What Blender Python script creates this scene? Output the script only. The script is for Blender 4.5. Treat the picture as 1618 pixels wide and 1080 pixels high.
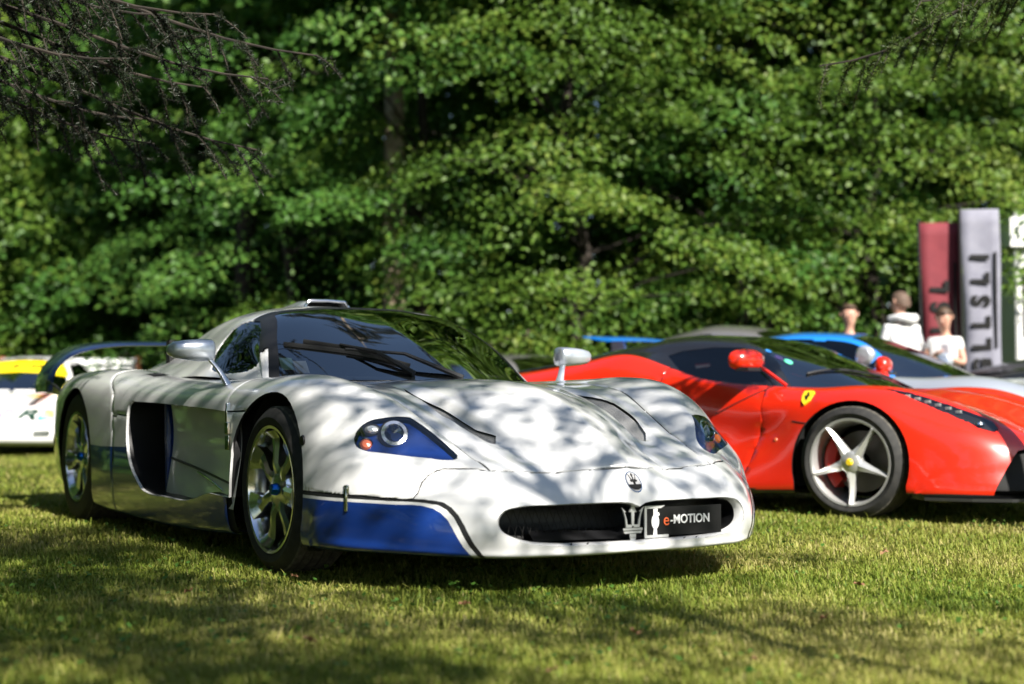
import bpy, bmesh, math, random
import numpy as np
from mathutils import Vector, Matrix, Euler
R = math.radians
for o in list(bpy.data.objects): bpy.data.objects.remove(o)
SC = bpy.context.scene
COL = SC.collection
random.seed(7); RNG = np.random.default_rng(7)
# ---------------------------------------------------------------- camera
CAM_H = .678
cam = bpy.data.cameras.new('camera'); camo = bpy.data.objects.new('camera', cam); COL.objects.link(camo)
cam.lens = 50.4; cam.sensor_width = 36; cam.clip_start = .05; cam.clip_end = 500
camo.location = (0, 0, CAM_H); camo.rotation_euler = (R(90 + 2.31), 0, 0)
cam.dof.use_dof = True; cam.dof.focus_distance = 5.9; cam.dof.aperture_fstop = 1.6; cam.dof.aperture_blades = 0
SC.camera = camo
# ---------------------------------------------------------------- light
SUN_EL, SUN_AZ = 38.0, 31.0      # elevation; azimuth to the right of straight behind the camera
W = bpy.data.worlds.new('World'); SC.world = W; W.use_nodes = True
nt = W.node_tree; nt.nodes.clear()
sky = nt.nodes.new('ShaderNodeTexSky'); sky.sky_type = 'NISHITA'; sky.sun_disc = False
sdir = Vector((math.sin(R(SUN_AZ)) * math.cos(R(SUN_EL)), -math.cos(R(SUN_AZ)) * math.cos(R(SUN_EL)), math.sin(R(SUN_EL))))
sky.sun_elevation = R(SUN_EL); sky.sun_rotation = math.atan2(sdir.x, sdir.y)
sky.air_density = 1.0; sky.dust_density = .6; sky.ozone_density = 1.5
bg = nt.nodes.new('ShaderNodeBackground'); bg.inputs[1].default_value = .068
wo = nt.nodes.new('ShaderNodeOutputWorld')
nt.links.new(sky.outputs[0], bg.inputs[0]); nt.links.new(bg.outputs[0], wo.inputs[0])
sun = bpy.data.lights.new('sun', 'SUN'); sun.energy = 5.0; sun.angle = R(.53); sun.color = (1, .95, .86)
suno = bpy.data.objects.new('sun', sun); COL.objects.link(suno)
suno.rotation_euler = sdir.to_track_quat('Z', 'Y').to_euler(); suno.location = (6, -14, 14)
SC.view_settings.view_transform = 'Standard'; SC.view_settings.look = 'None'
SC.view_settings.exposure = 1.12; SC.view_settings.gamma = 1; SC.view_settings.use_curve_mapping = False
SC.render.engine = 'CYCLES'
cy = SC.cycles; cy.use_denoising = True; cy.max_bounces = 7; cy.diffuse_bounces = 3; cy.glossy_bounces = 4
cy.transmission_bounces = 4; cy.transparent_max_bounces = 12; cy.sample_clamp_indirect = 6; cy.caustics_reflective = False; cy.caustics_refractive = False
try: cy.denoiser = 'OPENIMAGEDENOISE'; cy.denoising_prefilter = 'ACCURATE'
except Exception: pass
# ---- smooth lofted surfaces from feature lines
def pchip(x, y, q):
    x = np.asarray(x, float); y = np.asarray(y, float); q = np.asarray(q, float)
    h = np.diff(x); d = (np.diff(y, axis=0).T / h).T
    m = np.zeros_like(y)
    for k in range(1, len(x) - 1):
        w1 = 2 * h[k] + h[k-1]; w2 = h[k] + 2 * h[k-1]
        a, b = d[k-1], d[k]
        ok = (a * b) > 0
        with np.errstate(divide='ignore', invalid='ignore'):
            m[k] = np.where(ok, (w1 + w2) / (w1 / np.where(ok, a, 1) + w2 / np.where(ok, b, 1)), 0)
    m[0] = d[0]; m[-1] = d[-1]
    i = np.clip(np.searchsorted(x, q, side='right') - 1, 0, len(x) - 2)
    t = ((q - x[i]) / h[i]); H = h[i]
    sh = (len(q),) + (1,) * (y.ndim - 1)
    t = t.reshape(sh); H = H.reshape(sh)
    return ((2*t**3-3*t**2+1)*y[i] + (t**3-2*t**2+t)*H*m[i] + (-2*t**3+3*t**2)*y[i+1] + (t**3-t**2)*H*m[i+1])

def catmull(x, y, q):
    """C1 cubic through points, finite-difference tangents (rounder than pchip)"""
    x = np.asarray(x, float); y = np.asarray(y, float); q = np.asarray(q, float)
    h = np.diff(x); d = (np.diff(y, axis=0).T / h).T
    m = np.zeros_like(y); m[0] = d[0]; m[-1] = d[-1]
    for k in range(1, len(x) - 1):
        m[k] = (d[k-1] * h[k] + d[k] * h[k-1]) / (h[k] + h[k-1])
    i = np.clip(np.searchsorted(x, q, side='right') - 1, 0, len(x) - 2)
    sh = (len(q),) + (1,) * (y.ndim - 1)
    t = ((q - x[i]) / h[i]).reshape(sh); H = h[i].reshape(sh)
    return ((2*t**3-3*t**2+1)*y[i] + (t**3-2*t**2+t)*H*m[i] + (-2*t**3+3*t**2)*y[i+1] + (t**3-t**2)*H*m[i+1])

def smooth_grid(G, nu, nj, mirror=True):
    """binomial smoothing of a (J,U,3) grid, nu passes along u, nj along j; edges extrapolated"""
    G = G.copy()
    for _ in range(nu):
        lo = 2*G[:, :1] - G[:, 1:2]; hi = 2*G[:, -1:] - G[:, -2:-1]
        P = np.concatenate([lo, G, hi], 1); G = .25*P[:, :-2] + .5*P[:, 1:-1] + .25*P[:, 2:]
    for _ in range(nj):
        lo = G[1:2] * np.array([1, -1, 1]) if mirror else 2*G[:1] - G[1:2]
        hi = 2*G[-1:] - G[-2:-1]
        P = np.concatenate([lo, G, hi], 0); G = .25*P[:-2] + .5*P[1:-1] + .25*P[2:]
    return G

def loft(lines, uq, jq, su=6, sj=4, mirror=True):
    rows = []
    for L in lines:
        L = np.array(L, float)
        rows.append(catmull(L[:, 0], L[:, 1:], uq))
    G = catmull(np.arange(len(lines)), np.array(rows), jq)      # (J,U,3)
    if mirror: G[0, :, 1] = 0
    return smooth_grid(G, su, sj, mirror)
# ---------------------------------------------------------------- helpers
def tag(o, label=None, cat=None, group=None, kind=None):
    if label: o['label'] = label
    if cat: o['category'] = cat
    if group: o['group'] = group
    if kind: o['kind'] = kind
    return o
def empty(name, loc=(0, 0, 0), rz=0, label=None, cat=None, group=None):
    o = bpy.data.objects.new(name, None); COL.objects.link(o); o.location = loc; o.rotation_euler = (0, 0, rz)
    o.empty_display_size = .1
    return tag(o, label, cat, group)
def link(name, me, mat=None, parent=None, smooth=True, sharp=40):
    o = bpy.data.objects.new(name, me); COL.objects.link(o)
    if mat is not None:
        for m in (mat if isinstance(mat, (list, tuple)) else [mat]): me.materials.append(m)
    if parent: o.parent = parent
    if smooth:
        me.polygons.foreach_set('use_smooth', np.ones(len(me.polygons), bool))
        if sharp: me.set_sharp_from_angle(angle=R(sharp))
    return o
def obj(name, verts, faces, mat=None, parent=None, smooth=True, sharp=40):
    me = bpy.data.meshes.new(name)
    me.from_pydata([tuple(map(float, v)) for v in verts], [], [tuple(map(int, f)) for f in faces]); me.update()
    return link(name, me, mat, parent, smooth, sharp)
class MB:
    """collects shapes for ONE mesh"""
    def __init__(s): s.v = []; s.f = []; s.m = []
    def add(s, v, f, m=0):
        b = len(s.v); s.v += [tuple(p) for p in v]; s.f += [tuple(i + b for i in q) for q in f]; s.m += [m] * len(f); return s
    def box(s, c, d, rot=None, m=0):
        M = rot or Matrix.Identity(3)
        v = [Vector(c) + M @ Vector((x * d[0] / 2, y * d[1] / 2, z * d[2] / 2)) for x in (-1, 1) for y in (-1, 1) for z in (-1, 1)]
        return s.add(v, [(0, 1, 3, 2), (4, 6, 7, 5), (0, 4, 5, 1), (2, 3, 7, 6), (0, 2, 6, 4), (1, 5, 7, 3)], m)
    def tube(s, pts, r, n=8, caps=True, m=0, flat=1.0):
        pts = [Vector(p) for p in pts]; rr = r if hasattr(r, '__len__') else [r] * len(pts)
        V = []; F = []; up = Vector((0, 0, 1)); prev = None
        for i, p in enumerate(pts):
            t = (pts[min(i + 1, len(pts) - 1)] - pts[max(i - 1, 0)]).normalized()
            a = (prev - t * prev.dot(t)) if prev is not None else (up.cross(t) if abs(t.z) < .95 else Vector((1, 0, 0)).cross(t))
            if a.length < 1e-6: a = Vector((1, 0, 0)).cross(t)
            a.normalize(); b = t.cross(a); prev = a
            for k in range(n):
                w = 2 * math.pi * k / n; V.append(p + a * (math.cos(w) * rr[i]) + b * (math.sin(w) * rr[i] * flat))
        for i in range(len(pts) - 1):
            for k in range(n): F.append((i * n + k, i * n + (k + 1) % n, (i + 1) * n + (k + 1) % n, (i + 1) * n + k))
        if caps: F += [tuple(range(n - 1, -1, -1)), tuple((len(pts) - 1) * n + k for k in range(n))]
        return s.add(V, F, m)
    def lathe(s, prof, axis='Y', n=48, c=(0, 0, 0), m=0, closed=False):
        V = []; F = []; P = len(prof)
        for k in range(n):
            w = 2 * math.pi * k / n
            for (r, h) in prof:
                q = (r * math.cos(w), h, r * math.sin(w)) if axis == 'Y' else ((r * math.cos(w), r * math.sin(w), h) if axis == 'Z' else (h, r * math.cos(w), r * math.sin(w)))
                V.append(Vector(q) + Vector(c))
        for k in range(n):
            k2 = (k + 1) % n
            for i in range(P if closed else P - 1): 
                i2 = (i + 1) % P; F.append((k * P + i, k * P + i2, k2 * P + i2, k2 * P + i))
        return s.add(V, F, m)
    def prism(s, poly, h0, h1, M=None, m=0):
        """poly in local xy, extruded in local z, placed by 4x4 M"""
        M = M or Matrix.Identity(4); n = len(poly)
        V = [M @ Vector((x, y, h)) for h in (h0, h1) for (x, y) in poly]
        F = [tuple(range(n - 1, -1, -1)), tuple(range(n, 2 * n))] + [(i, (i + 1) % n, n + (i + 1) % n, n + i) for i in range(n)]
        return s.add(V, F, m)
    def build(s, name, mat=None, parent=None, smooth=True, sharp=40, fix=True):
        o = obj(name, s.v, s.f, None, None, smooth, None)
        me = o.data
        if mat is not None:
            for mm in (mat if isinstance(mat, (list, tuple)) else [mat]): me.materials.append(mm)
        if any(s.m): me.polygons.foreach_set('material_index', s.m)
        if fix:
            bm = bmesh.new(); bm.from_mesh(me); bmesh.ops.recalc_face_normals(bm, faces=bm.faces); bm.to_mesh(me); bm.free()
        if smooth and sharp: me.set_sharp_from_angle(angle=R(sharp))
        if parent: o.parent = parent
        return o
def bevel(o, w=.005, seg=2):
    m = o.modifiers.new('bevel', 'BEVEL'); m.width = w; m.segments = seg; m.limit_method = 'ANGLE'; m.angle_limit = R(35); return o
def bez(p, n=8):
    """smooth resample of a polyline"""
    p = np.array(p, float); t = np.r_[0, np.cumsum(np.linalg.norm(np.diff(p, axis=0), axis=1))]
    q = np.linspace(0, t[-1], (len(p) - 1) * n + 1)
    return catmull(t, p, q)
# ---------------------------------------------------------------- materials
def nodes(name):
    m = bpy.data.materials.new(name); m.use_nodes = True; t = m.node_tree
    return m, t, t.nodes['Principled BSDF']
def setp(b, **k):
    N = {'col': 'Base Color', 'rough': 'Roughness', 'metal': 'Metallic', 'coat': 'Coat Weight', 'coatr': 'Coat Roughness', 'spec': 'Specular IOR Level', 'trans': 'Transmission Weight', 'ior': 'IOR', 'emit': 'Emission Color', 'es': 'Emission Strength', 'alpha': 'Alpha', 'sheen': 'Sheen Weight', 'sss': 'Subsurface Weight'}
    for a, v in k.items():
        if a in ('col', 'emit') and len(v) == 3: v = tuple(v) + (1,)
        b.inputs[N[a]].default_value = v
def mat(name, col, rough=.5, **k):
    m, t, b = nodes(name); setp(b, col=col, rough=rough, **k); return m
def noisy(name, c1, c2, scale=20, rough=.6, detail=4, bump=0, coord='Object', lo=.35, hi=.65, **k):
    m, t, b = nodes(name); setp(b, rough=rough, **k)
    tc = t.nodes.new('ShaderNodeTexCoord'); n = t.nodes.new('ShaderNodeTexNoise'); n.inputs['Scale'].default_value = scale; n.inputs['Detail'].default_value = detail
    r = t.nodes.new('ShaderNodeValToRGB'); r.color_ramp.elements[0].position = lo; r.color_ramp.elements[1].position = hi
    r.color_ramp.elements[0].color = tuple(c1) + (1,); r.color_ramp.elements[1].color = tuple(c2) + (1,)
    t.links.new(tc.outputs[coord], n.inputs['Vector']); t.links.new(n.outputs['Fac'], r.inputs[0]); t.links.new(r.outputs[0], b.inputs['Base Color'])
    if bump:
        bp = t.nodes.new('ShaderNodeBump'); bp.inputs['Strength'].default_value = bump; bp.inputs['Distance'].default_value = .01
        t.links.new(n.outputs['Fac'], bp.inputs['Height']); t.links.new(bp.outputs[0], b.inputs['Normal'])
    return m
def paint(name, col, flake=0, rough=.32, metal=0):
    """clear-coated car paint with a faint uneven dust film"""
    m, t, b = nodes(name); setp(b, col=col, rough=rough, metal=metal, coat=1, coatr=.03, spec=.5)
    tc = t.nodes.new('ShaderNodeTexCoord'); n = t.nodes.new('ShaderNodeTexNoise'); n.inputs['Scale'].default_value = 9; n.inputs['Detail'].default_value = 6
    mr = t.nodes.new('ShaderNodeMapRange'); mr.inputs[3].default_value = .02; mr.inputs[4].default_value = .09
    t.links.new(tc.outputs['Object'], n.inputs['Vector']); t.links.new(n.outputs['Fac'], mr.inputs[0]); t.links.new(mr.outputs[0], b.inputs['Coat Roughness'])
    return m
def glass(name, tint=(.3, .33, .33), mixmin=.06, rough=0):
    m, t, b = nodes(name); t.nodes.remove(b); out = t.nodes['Material Output']
    tr = t.nodes.new('ShaderNodeBsdfTransparent'); tr.inputs[0].default_value = tuple(tint) + (1,)
    gl = t.nodes.new('ShaderNodeBsdfGlossy'); gl.inputs['Roughness'].default_value = rough
    fr = t.nodes.new('ShaderNodeFresnel'); fr.inputs[0].default_value = 1.52
    ma = t.nodes.new('ShaderNodeMath'); ma.operation = 'MULTIPLY_ADD'; ma.inputs[1].default_value = 1.3; ma.inputs[2].default_value = mixmin; ma.use_clamp = True
    mx = t.nodes.new('ShaderNodeMixShader')
    t.links.new(fr.outputs[0], ma.inputs[0]); t.links.new(ma.outputs[0], mx.inputs[0]); t.links.new(tr.outputs[0], mx.inputs[1]); t.links.new(gl.outputs[0], mx.inputs[2]); t.links.new(mx.outputs[0], out.inputs[0])
    return m
M = {}
M['white'] = paint('pearl_white_paint', (.68, .68, .68), rough=.35)
M['blue'] = paint('deep_blue_paint', (.006, .032, .19), rough=.3)
M['navy'] = paint('navy_paint', (.004, .011, .055), rough=.3)
M['red'] = paint('red_paint', (.66, .020, .005), rough=.3)
M['sky_blue'] = paint('bright_blue_paint', (.015, .23, .78), rough=.3)
M['silver'] = paint('silver_paint', (.62, .66, .72), metal=.6, rough=.3)
M['black_paint'] = paint('black_paint', (.012, .012, .014))
M['race_white'] = paint('race_white_paint', (.82, .82, .82))
M['black'] = mat('black_plastic', (.012, .012, .013), .45)
M['matte'] = mat('matte_black', (.006, .006, .006), .8)
M['carbon'] = mat('carbon_fibre', (.02, .02, .022), .3, coat=.6)
M['rubber'] = noisy('tyre_rubber', (.016, .016, .016), (.03, .029, .027), 30, .75)
M['tread'] = noisy('dusty_tread_rubber', (.05, .046, .040), (.12, .11, .09), 40, .9)
M['alloy'] = mat('silver_alloy', (.86, .87, .88), .17, metal=1)
M['alloy2'] = mat('satin_alloy', (.72, .72, .71), .38, metal=.7)
M['chrome'] = mat('chrome', (.8, .8, .8), .08, metal=1)
M['steel'] = mat('brake_disc_steel', (.16, .15, .14), .4, metal=.8)
M['nut_blue'] = mat('anodised_blue', (.01, .12, .5), .2, metal=.8)
M['caliper'] = mat('red_caliper', (.8, .03, .02), .3, coat=.5)
M['yellow'] = mat('yellow_enamel', (.85, .62, .02), .35)
M['amber'] = mat('amber_lens', (.75, .16, .05), .15, coat=1)
M['reflector'] = mat('lamp_reflector', (.30, .31, .33), .12, metal=1)
M['lamp_white'] = mat('clear_lamp', (.75, .75, .72), .12, metal=.6)
M['w_letter'] = mat('white_print', (.8, .8, .8), .5)
M['vent'] = noisy('shaded_vent_paint', (.20, .20, .20), (.34, .34, .34), 260, .5, 2, .5)  # grey stands for the body paint in shade inside the hood vents
M['pale'] = mat('brushed_silver', (.62, .62, .62), .35, metal=.35)
M['k_letter'] = mat('black_print', (.006, .006, .006), .6, spec=.25)
M['orange'] = mat('orange_print', (.8, .14, .04), .5)
M['glass'] = glass('windscreen_glass', (.30, .33, .34), .34)
M['dark_glass'] = glass('dark_side_glass', (.10, .12, .12), .05)
M['clear'] = glass('clear_lens', (.93, .95, .97), .07)
M['leather'] = noisy('dark_leather', (.02, .02, .022), (.04, .04, .045), 60, .6)
# ---- feature lines of the white coupe, half body (y>=0), car axes: x forward from front axle, z up; rows (u,x,y,z)
def _row(front, rear):
    return rear + front
MC_LINES = [
 # 0 spine
 [(-4.05,-3.98,0,.74),(-3.75,-3.78,0,.79),(-3.3,-3.3,0,.80),(-2.8,-2.8,0,.815),(-2.3,-2.3,0,.82),(-1.8,-1.8,0,.795),(-1.3,-1.3,0,.775),(-.8,-.8,0,.77),(-.3,-.3,0,.77),(0,0,0,.768),(.2,.2,0,.760),(.45,.45,0,.729),(.65,.64,0,.678),(1.0,.86,0,.573),(1.3,1.075,0,.440),(1.6,1.158,0,.308),(1.85,1.165,0,.17),(2.0,1.12,0,.130),(2.1,.9,0,.125)],
 # 1
 [(-4.05,-3.98,.18,.74),(-3.75,-3.78,.18,.79),(-3.3,-3.3,.19,.80),(-2.8,-2.8,.19,.815),(-2.3,-2.3,.19,.82),(-1.8,-1.8,.19,.795),(-1.3,-1.3,.18,.772),(-.8,-.8,.18,.767),(-.3,-.3,.18,.766),(0,0,.172,.760),(.2,.2,.165,.745),(.45,.455,.15,.699),(.65,.64,.142,.639),(1.0,.845,.13,.532),(1.3,1.035,.121,.430),(1.6,1.15,.125,.307),(1.85,1.158,.125,.169),(2.0,1.115,.125,.129),(2.1,.9,.125,.125)],
 # 2 hood crease B
 [(-4.05,-3.98,.36,.74),(-3.75,-3.78,.37,.79),(-3.3,-3.3,.38,.80),(-2.8,-2.8,.38,.818),(-2.3,-2.3,.38,.822),(-1.8,-1.8,.38,.79),(-1.3,-1.3,.37,.768),(-.8,-.8,.37,.762),(-.3,-.3,.36,.758),(0,0,.345,.742),(.2,.2,.332,.712),(.45,.455,.305,.650),(.65,.63,.287,.583),(1.0,.82,.262,.482),(1.3,.985,.243,.418),(1.6,1.135,.25,.305),(1.85,1.142,.25,.168),(2.0,1.10,.25,.128),(2.1,.88,.25,.125)],
 # 3 valley
 [(-4.05,-3.98,.52,.74),(-3.75,-3.78,.54,.79),(-3.3,-3.3,.56,.805),(-2.8,-2.8,.56,.825),(-2.3,-2.3,.56,.825),(-1.8,-1.8,.55,.788),(-1.3,-1.3,.54,.766),(-.8,-.8,.53,.76),(-.3,-.3,.49,.755),(0,0,.48,.738),(.2,.2,.468,.708),(.45,.45,.43,.640),(.65,.64,.405,.566),(1.0,.83,.385,.480),(1.3,.97,.368,.420),(1.6,1.112,.375,.305),(1.85,1.125,.375,.168),(2.0,1.08,.375,.129),(2.1,.86,.375,.125)],
 # 4 crease A
 [(-4.05,-3.97,.60,.74),(-3.75,-3.78,.63,.793),(-3.3,-3.3,.66,.815),(-2.8,-2.8,.67,.835),(-2.3,-2.3,.67,.832),(-1.8,-1.8,.66,.792),(-1.3,-1.3,.65,.768),(-.8,-.8,.64,.762),(-.3,-.3,.62,.756),(0,0,.61,.744),(.2,.2,.602,.722),(.45,.45,.552,.637),(.65,.65,.522,.552),(1.0,.82,.508,.484),(1.3,.949,.494,.430),(1.6,1.085,.50,.304),(1.85,1.10,.50,.168),(2.0,1.055,.50,.130),(2.1,.84,.5,.125)],
 # 5 inner fender slope
 [(-4.05,-3.97,.65,.74),(-3.75,-3.78,.69,.798),(-3.3,-3.3,.74,.828),(-2.8,-2.8,.75,.846),(-2.3,-2.3,.75,.838),(-1.8,-1.8,.735,.798),(-1.3,-1.3,.72,.772),(-.8,-.8,.71,.766),(-.3,-.3,.71,.768),(0,0,.70,.768),(.2,.2,.688,.751),(.45,.45,.645,.688),(.65,.635,.63,.612),(1.0,.775,.605,.503),(1.3,.885,.605,.430),(1.6,1.01,.625,.304),(1.85,1.028,.622,.172),(2.0,.985,.61,.132),(2.1,.78,.6,.125)],
 # 6 crown
 [(-4.05,-3.96,.70,.73),(-3.75,-3.77,.755,.795),(-3.3,-3.3,.815,.832),(-2.8,-2.8,.835,.848),(-2.3,-2.3,.83,.838),(-1.8,-1.8,.81,.800),(-1.3,-1.3,.795,.775),(-.8,-.8,.785,.768),(-.3,-.3,.79,.776),(0,0,.78,.781),(.2,.2,.772,.766),(.45,.445,.755,.693),(.65,.60,.735,.603),(1.0,.70,.715,.512),(1.3,.795,.715,.428),(1.6,.905,.735,.306),(1.85,.925,.728,.178),(2.0,.885,.715,.136),(2.1,.7,.7,.125)],
 # 7 shoulder
 [(-4.05,-3.93,.77,.68),(-3.75,-3.76,.825,.755),(-3.3,-3.3,.905,.805),(-2.8,-2.8,.93,.822),(-2.3,-2.3,.925,.812),(-1.8,-1.8,.90,.778),(-1.3,-1.3,.885,.752),(-.8,-.8,.875,.742),(-.3,-.3,.885,.750),(0,0,.873,.755),(.2,.2,.865,.735),(.45,.43,.852,.648),(.65,.555,.832,.563),(1.0,.64,.83,.495),(1.3,.71,.836,.425),(1.6,.778,.828,.306),(1.85,.785,.818,.185),(2.0,.765,.81,.140),(2.1,.6,.78,.125)],
 # 8 upper side
 [(-4.05,-3.91,.81,.60),(-3.75,-3.75,.878,.655),(-3.3,-3.3,.968,.715),(-2.8,-2.8,1.0,.745),(-2.3,-2.3,.998,.73),(-1.8,-1.8,.977,.70),(-1.3,-1.3,.963,.683),(-.8,-.8,.955,.675),(-.3,-.3,.955,.668),(0,0,.940,.685),(.2,.2,.935,.655),(.45,.40,.930,.56),(.65,.50,.916,.50),(1.0,.57,.915,.46),(1.3,.615,.92,.405),(1.6,.65,.92,.308),(1.85,.645,.91,.192),(2.0,.63,.90,.142),(2.1,.5,.86,.125)],
 # 9 mid side
 [(-4.05,-3.89,.83,.48),(-3.75,-3.75,.895,.50),(-3.3,-3.3,.985,.52),(-2.8,-2.8,1.015,.54),(-2.3,-2.3,1.015,.53),(-1.8,-1.8,1.002,.51),(-1.3,-1.3,.993,.50),(-.8,-.8,.985,.49),(-.3,-.3,.973,.48),(0,0,.962,.50),(.2,.2,.962,.48),(.45,.37,.96,.43),(.65,.43,.957,.40),(1.0,.47,.957,.372),(1.3,.50,.958,.34),(1.6,.53,.962,.28),(1.85,.53,.955,.195),(2.0,.515,.942,.144),(2.1,.4,.9,.125)],
 # 10 lower side
 [(-4.05,-3.88,.82,.36),(-3.75,-3.75,.885,.36),(-3.3,-3.3,.972,.34),(-2.8,-2.8,1.01,.32),(-2.3,-2.3,1.015,.30),(-1.8,-1.8,1.005,.29),(-1.3,-1.3,.998,.28),(-.8,-.8,.988,.28),(-.3,-.3,.972,.28),(0,0,.967,.28),(.2,.2,.967,.27),(.45,.35,.966,.255),(.65,.39,.965,.245),(1.0,.42,.965,.235),(1.3,.44,.965,.22),(1.6,.455,.965,.20),(1.85,.46,.96,.168),(2.0,.45,.95,.144),(2.1,.36,.92,.128)],
 # 11 sill edge
 [(-4.05,-3.86,.80,.25),(-3.75,-3.75,.86,.24),(-3.3,-3.3,.945,.2),(-2.8,-2.8,.985,.15),(-2.3,-2.3,.985,.115),(-1.8,-1.8,.975,.105),(-1.3,-1.3,.965,.10),(-.8,-.8,.955,.11),(-.3,-.3,.945,.13),(0,0,.945,.135),(.2,.2,.95,.138),(.45,.33,.953,.14),(.65,.36,.953,.14),(1.0,.38,.953,.14),(1.3,.395,.952,.14),(1.6,.405,.95,.14),(1.85,.41,.948,.138),(2.0,.40,.943,.134),(2.1,.33,.9,.126)],
 # 12 underside edge
 [(-4.05,-3.84,.70,.22),(-3.75,-3.74,.78,.2),(-3.3,-3.3,.85,.16),(-2.8,-2.8,.88,.12),(-2.3,-2.3,.88,.10),(-1.8,-1.8,.87,.095),(-1.3,-1.3,.86,.09),(-.8,-.8,.85,.1),(-.3,-.3,.84,.12),(0,0,.84,.125),(.2,.2,.85,.126),(.45,.30,.86,.126),(.65,.32,.86,.126),(1.0,.33,.86,.126),(1.3,.34,.86,.126),(1.6,.345,.86,.126),(1.85,.345,.855,.125),(2.0,.34,.85,.124),(2.1,.3,.83,.122)],
]
MC_U = np.concatenate([np.linspace(-4.05, -.45, 150)[:-1], np.linspace(-.45, .45, 61)[:-1], np.linspace(.45, 2.1, 111)])
MC_J = np.concatenate([np.linspace(0, 5, 61)[:-1], np.linspace(5, 11, 85)[:-1], np.linspace(11, 12, 6)])
# greenhouse: rows k0 centre .. k2 pillar/rail, k3 belt ; u 0 base,1 header,2 roof rear,3 tail
MC_CAB = [
 [(0,-.22,0,.762),(.5,-.66,0,.965),(1,-1.13,0,1.124),(1.3,-1.32,0,1.146),(2,-1.80,0,1.135),(2.5,-2.25,0,1.02),(3,-2.75,0,.835)],
 [(0,-.33,.33,.764),(.5,-.73,.29,.958),(1,-1.14,.25,1.118),(1.3,-1.33,.26,1.140),(2,-1.81,.27,1.122),(2.5,-2.26,.28,1.0),(3,-2.75,.32,.83)],
 [(0,-.70,.665,.764),(.5,-.91,.59,.945),(1,-1.17,.50,1.077),(1.3,-1.36,.51,1.092),(2,-1.83,.53,1.055),(2.5,-2.27,.55,.95),(3,-2.75,.60,.83)],
 [(0,-.705,.685,.762),(.5,-.96,.655,.87),(1,-1.21,.64,.955),(1.3,-1.38,.64,.965),(2,-1.83,.62,.94),(2.5,-2.27,.64,.88),(3,-2.75,.66,.828)],
 [(0,-.71,.70,.758),(.5,-1.0,.745,.775),(1,-1.26,.765,.788),(1.3,-1.40,.77,.792),(2,-1.84,.765,.795),(2.5,-2.28,.75,.815),(3,-2.75,.72,.826)],
]
# ---------------------------------------------------------------- lawn
def vnoise(x, y, s, seed=0):
    """smooth value noise"""
    r = np.random.default_rng(seed); T = r.random((64, 64)); X_ = np.asarray(x) / s + 17.3; Y_ = np.asarray(y) / s + 9.1
    i = np.floor(X_).astype(int); j = np.floor(Y_).astype(int); f = X_ - i; g = Y_ - j; f = f * f * (3 - 2 * f); g = g * g * (3 - 2 * g)
    t = lambda a, b: T[a % 64, b % 64]
    return (t(i, j) * (1 - f) + t(i + 1, j) * f) * (1 - g) + (t(i, j + 1) * (1 - f) + t(i + 1, j + 1) * f) * g
def ground_z(x, y): return (vnoise(x, y, 1.7, 3) - .5) * .035
def build_ground():
    n = 121; a = np.concatenate([np.linspace(-150, -14, 24)[:-1], np.linspace(-14, 14, 74)[:-1], np.linspace(14, 150, 24)]); n = len(a)
    Xg, Yg = np.meshgrid(a, a + 8); Zg = np.where((abs(Xg) < 14) & (abs(Yg - 8) < 14), ground_z(Xg, Yg) - .012, -.012)
    V = np.stack([Xg, Yg, Zg], -1).reshape(-1, 3); i = np.arange(n * n).reshape(n, n)
    F = np.stack([i[:-1, :-1], i[:-1, 1:], i[1:, 1:], i[1:, :-1]], -1).reshape(-1, 4)
    m, t, b = nodes('lawn_soil'); setp(b, rough=.95, spec=.1)
    tc = t.nodes.new('ShaderNodeTexCoord'); n1 = t.nodes.new('ShaderNodeTexNoise'); n1.inputs['Scale'].default_value = 1.3; n1.inputs['Detail'].default_value = 8; n1.inputs['Roughness'].default_value = .7
    r = t.nodes.new('ShaderNodeValToRGB'); e = r.color_ramp.elements; e[0].position = .3; e[0].color = (.045, .060, .012, 1); e[1].position = .7; e[1].color = (.14, .165, .035, 1); k = e.new(.5); k.color = (.09, .11, .022, 1)
    n2 = t.nodes.new('ShaderNodeTexNoise'); n2.inputs['Scale'].default_value = 90; n2.inputs['Detail'].default_value = 4
    mx = t.nodes.new('ShaderNodeMix'); mx.data_type = 'RGBA'; mx.blend_type = 'MULTIPLY'; mx.inputs[0].default_value = .6
    t.links.new(tc.outputs['Object'], n1.inputs['Vector']); t.links.new(tc.outputs['Object'], n2.inputs['Vector']); t.links.new(n1.outputs['Fac'], r.inputs[0]); t.links.new(r.outputs[0], mx.inputs[6]); t.links.new(n2.outputs['Fac'], mx.inputs[7]); t.links.new(mx.outputs[2], b.inputs['Base Color'])
    bp = t.nodes.new('ShaderNodeBump'); bp.inputs['Strength'].default_value = .9; bp.inputs['Distance'].default_value = .03; t.links.new(n2.outputs['Fac'], bp.inputs['Height']); t.links.new(bp.outputs[0], b.inputs['Normal'])
    o = obj('ground', V, F, m); tag(o, 'mown lawn with dry patches under the parked cars', None, None, 'structure')
build_ground()
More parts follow.
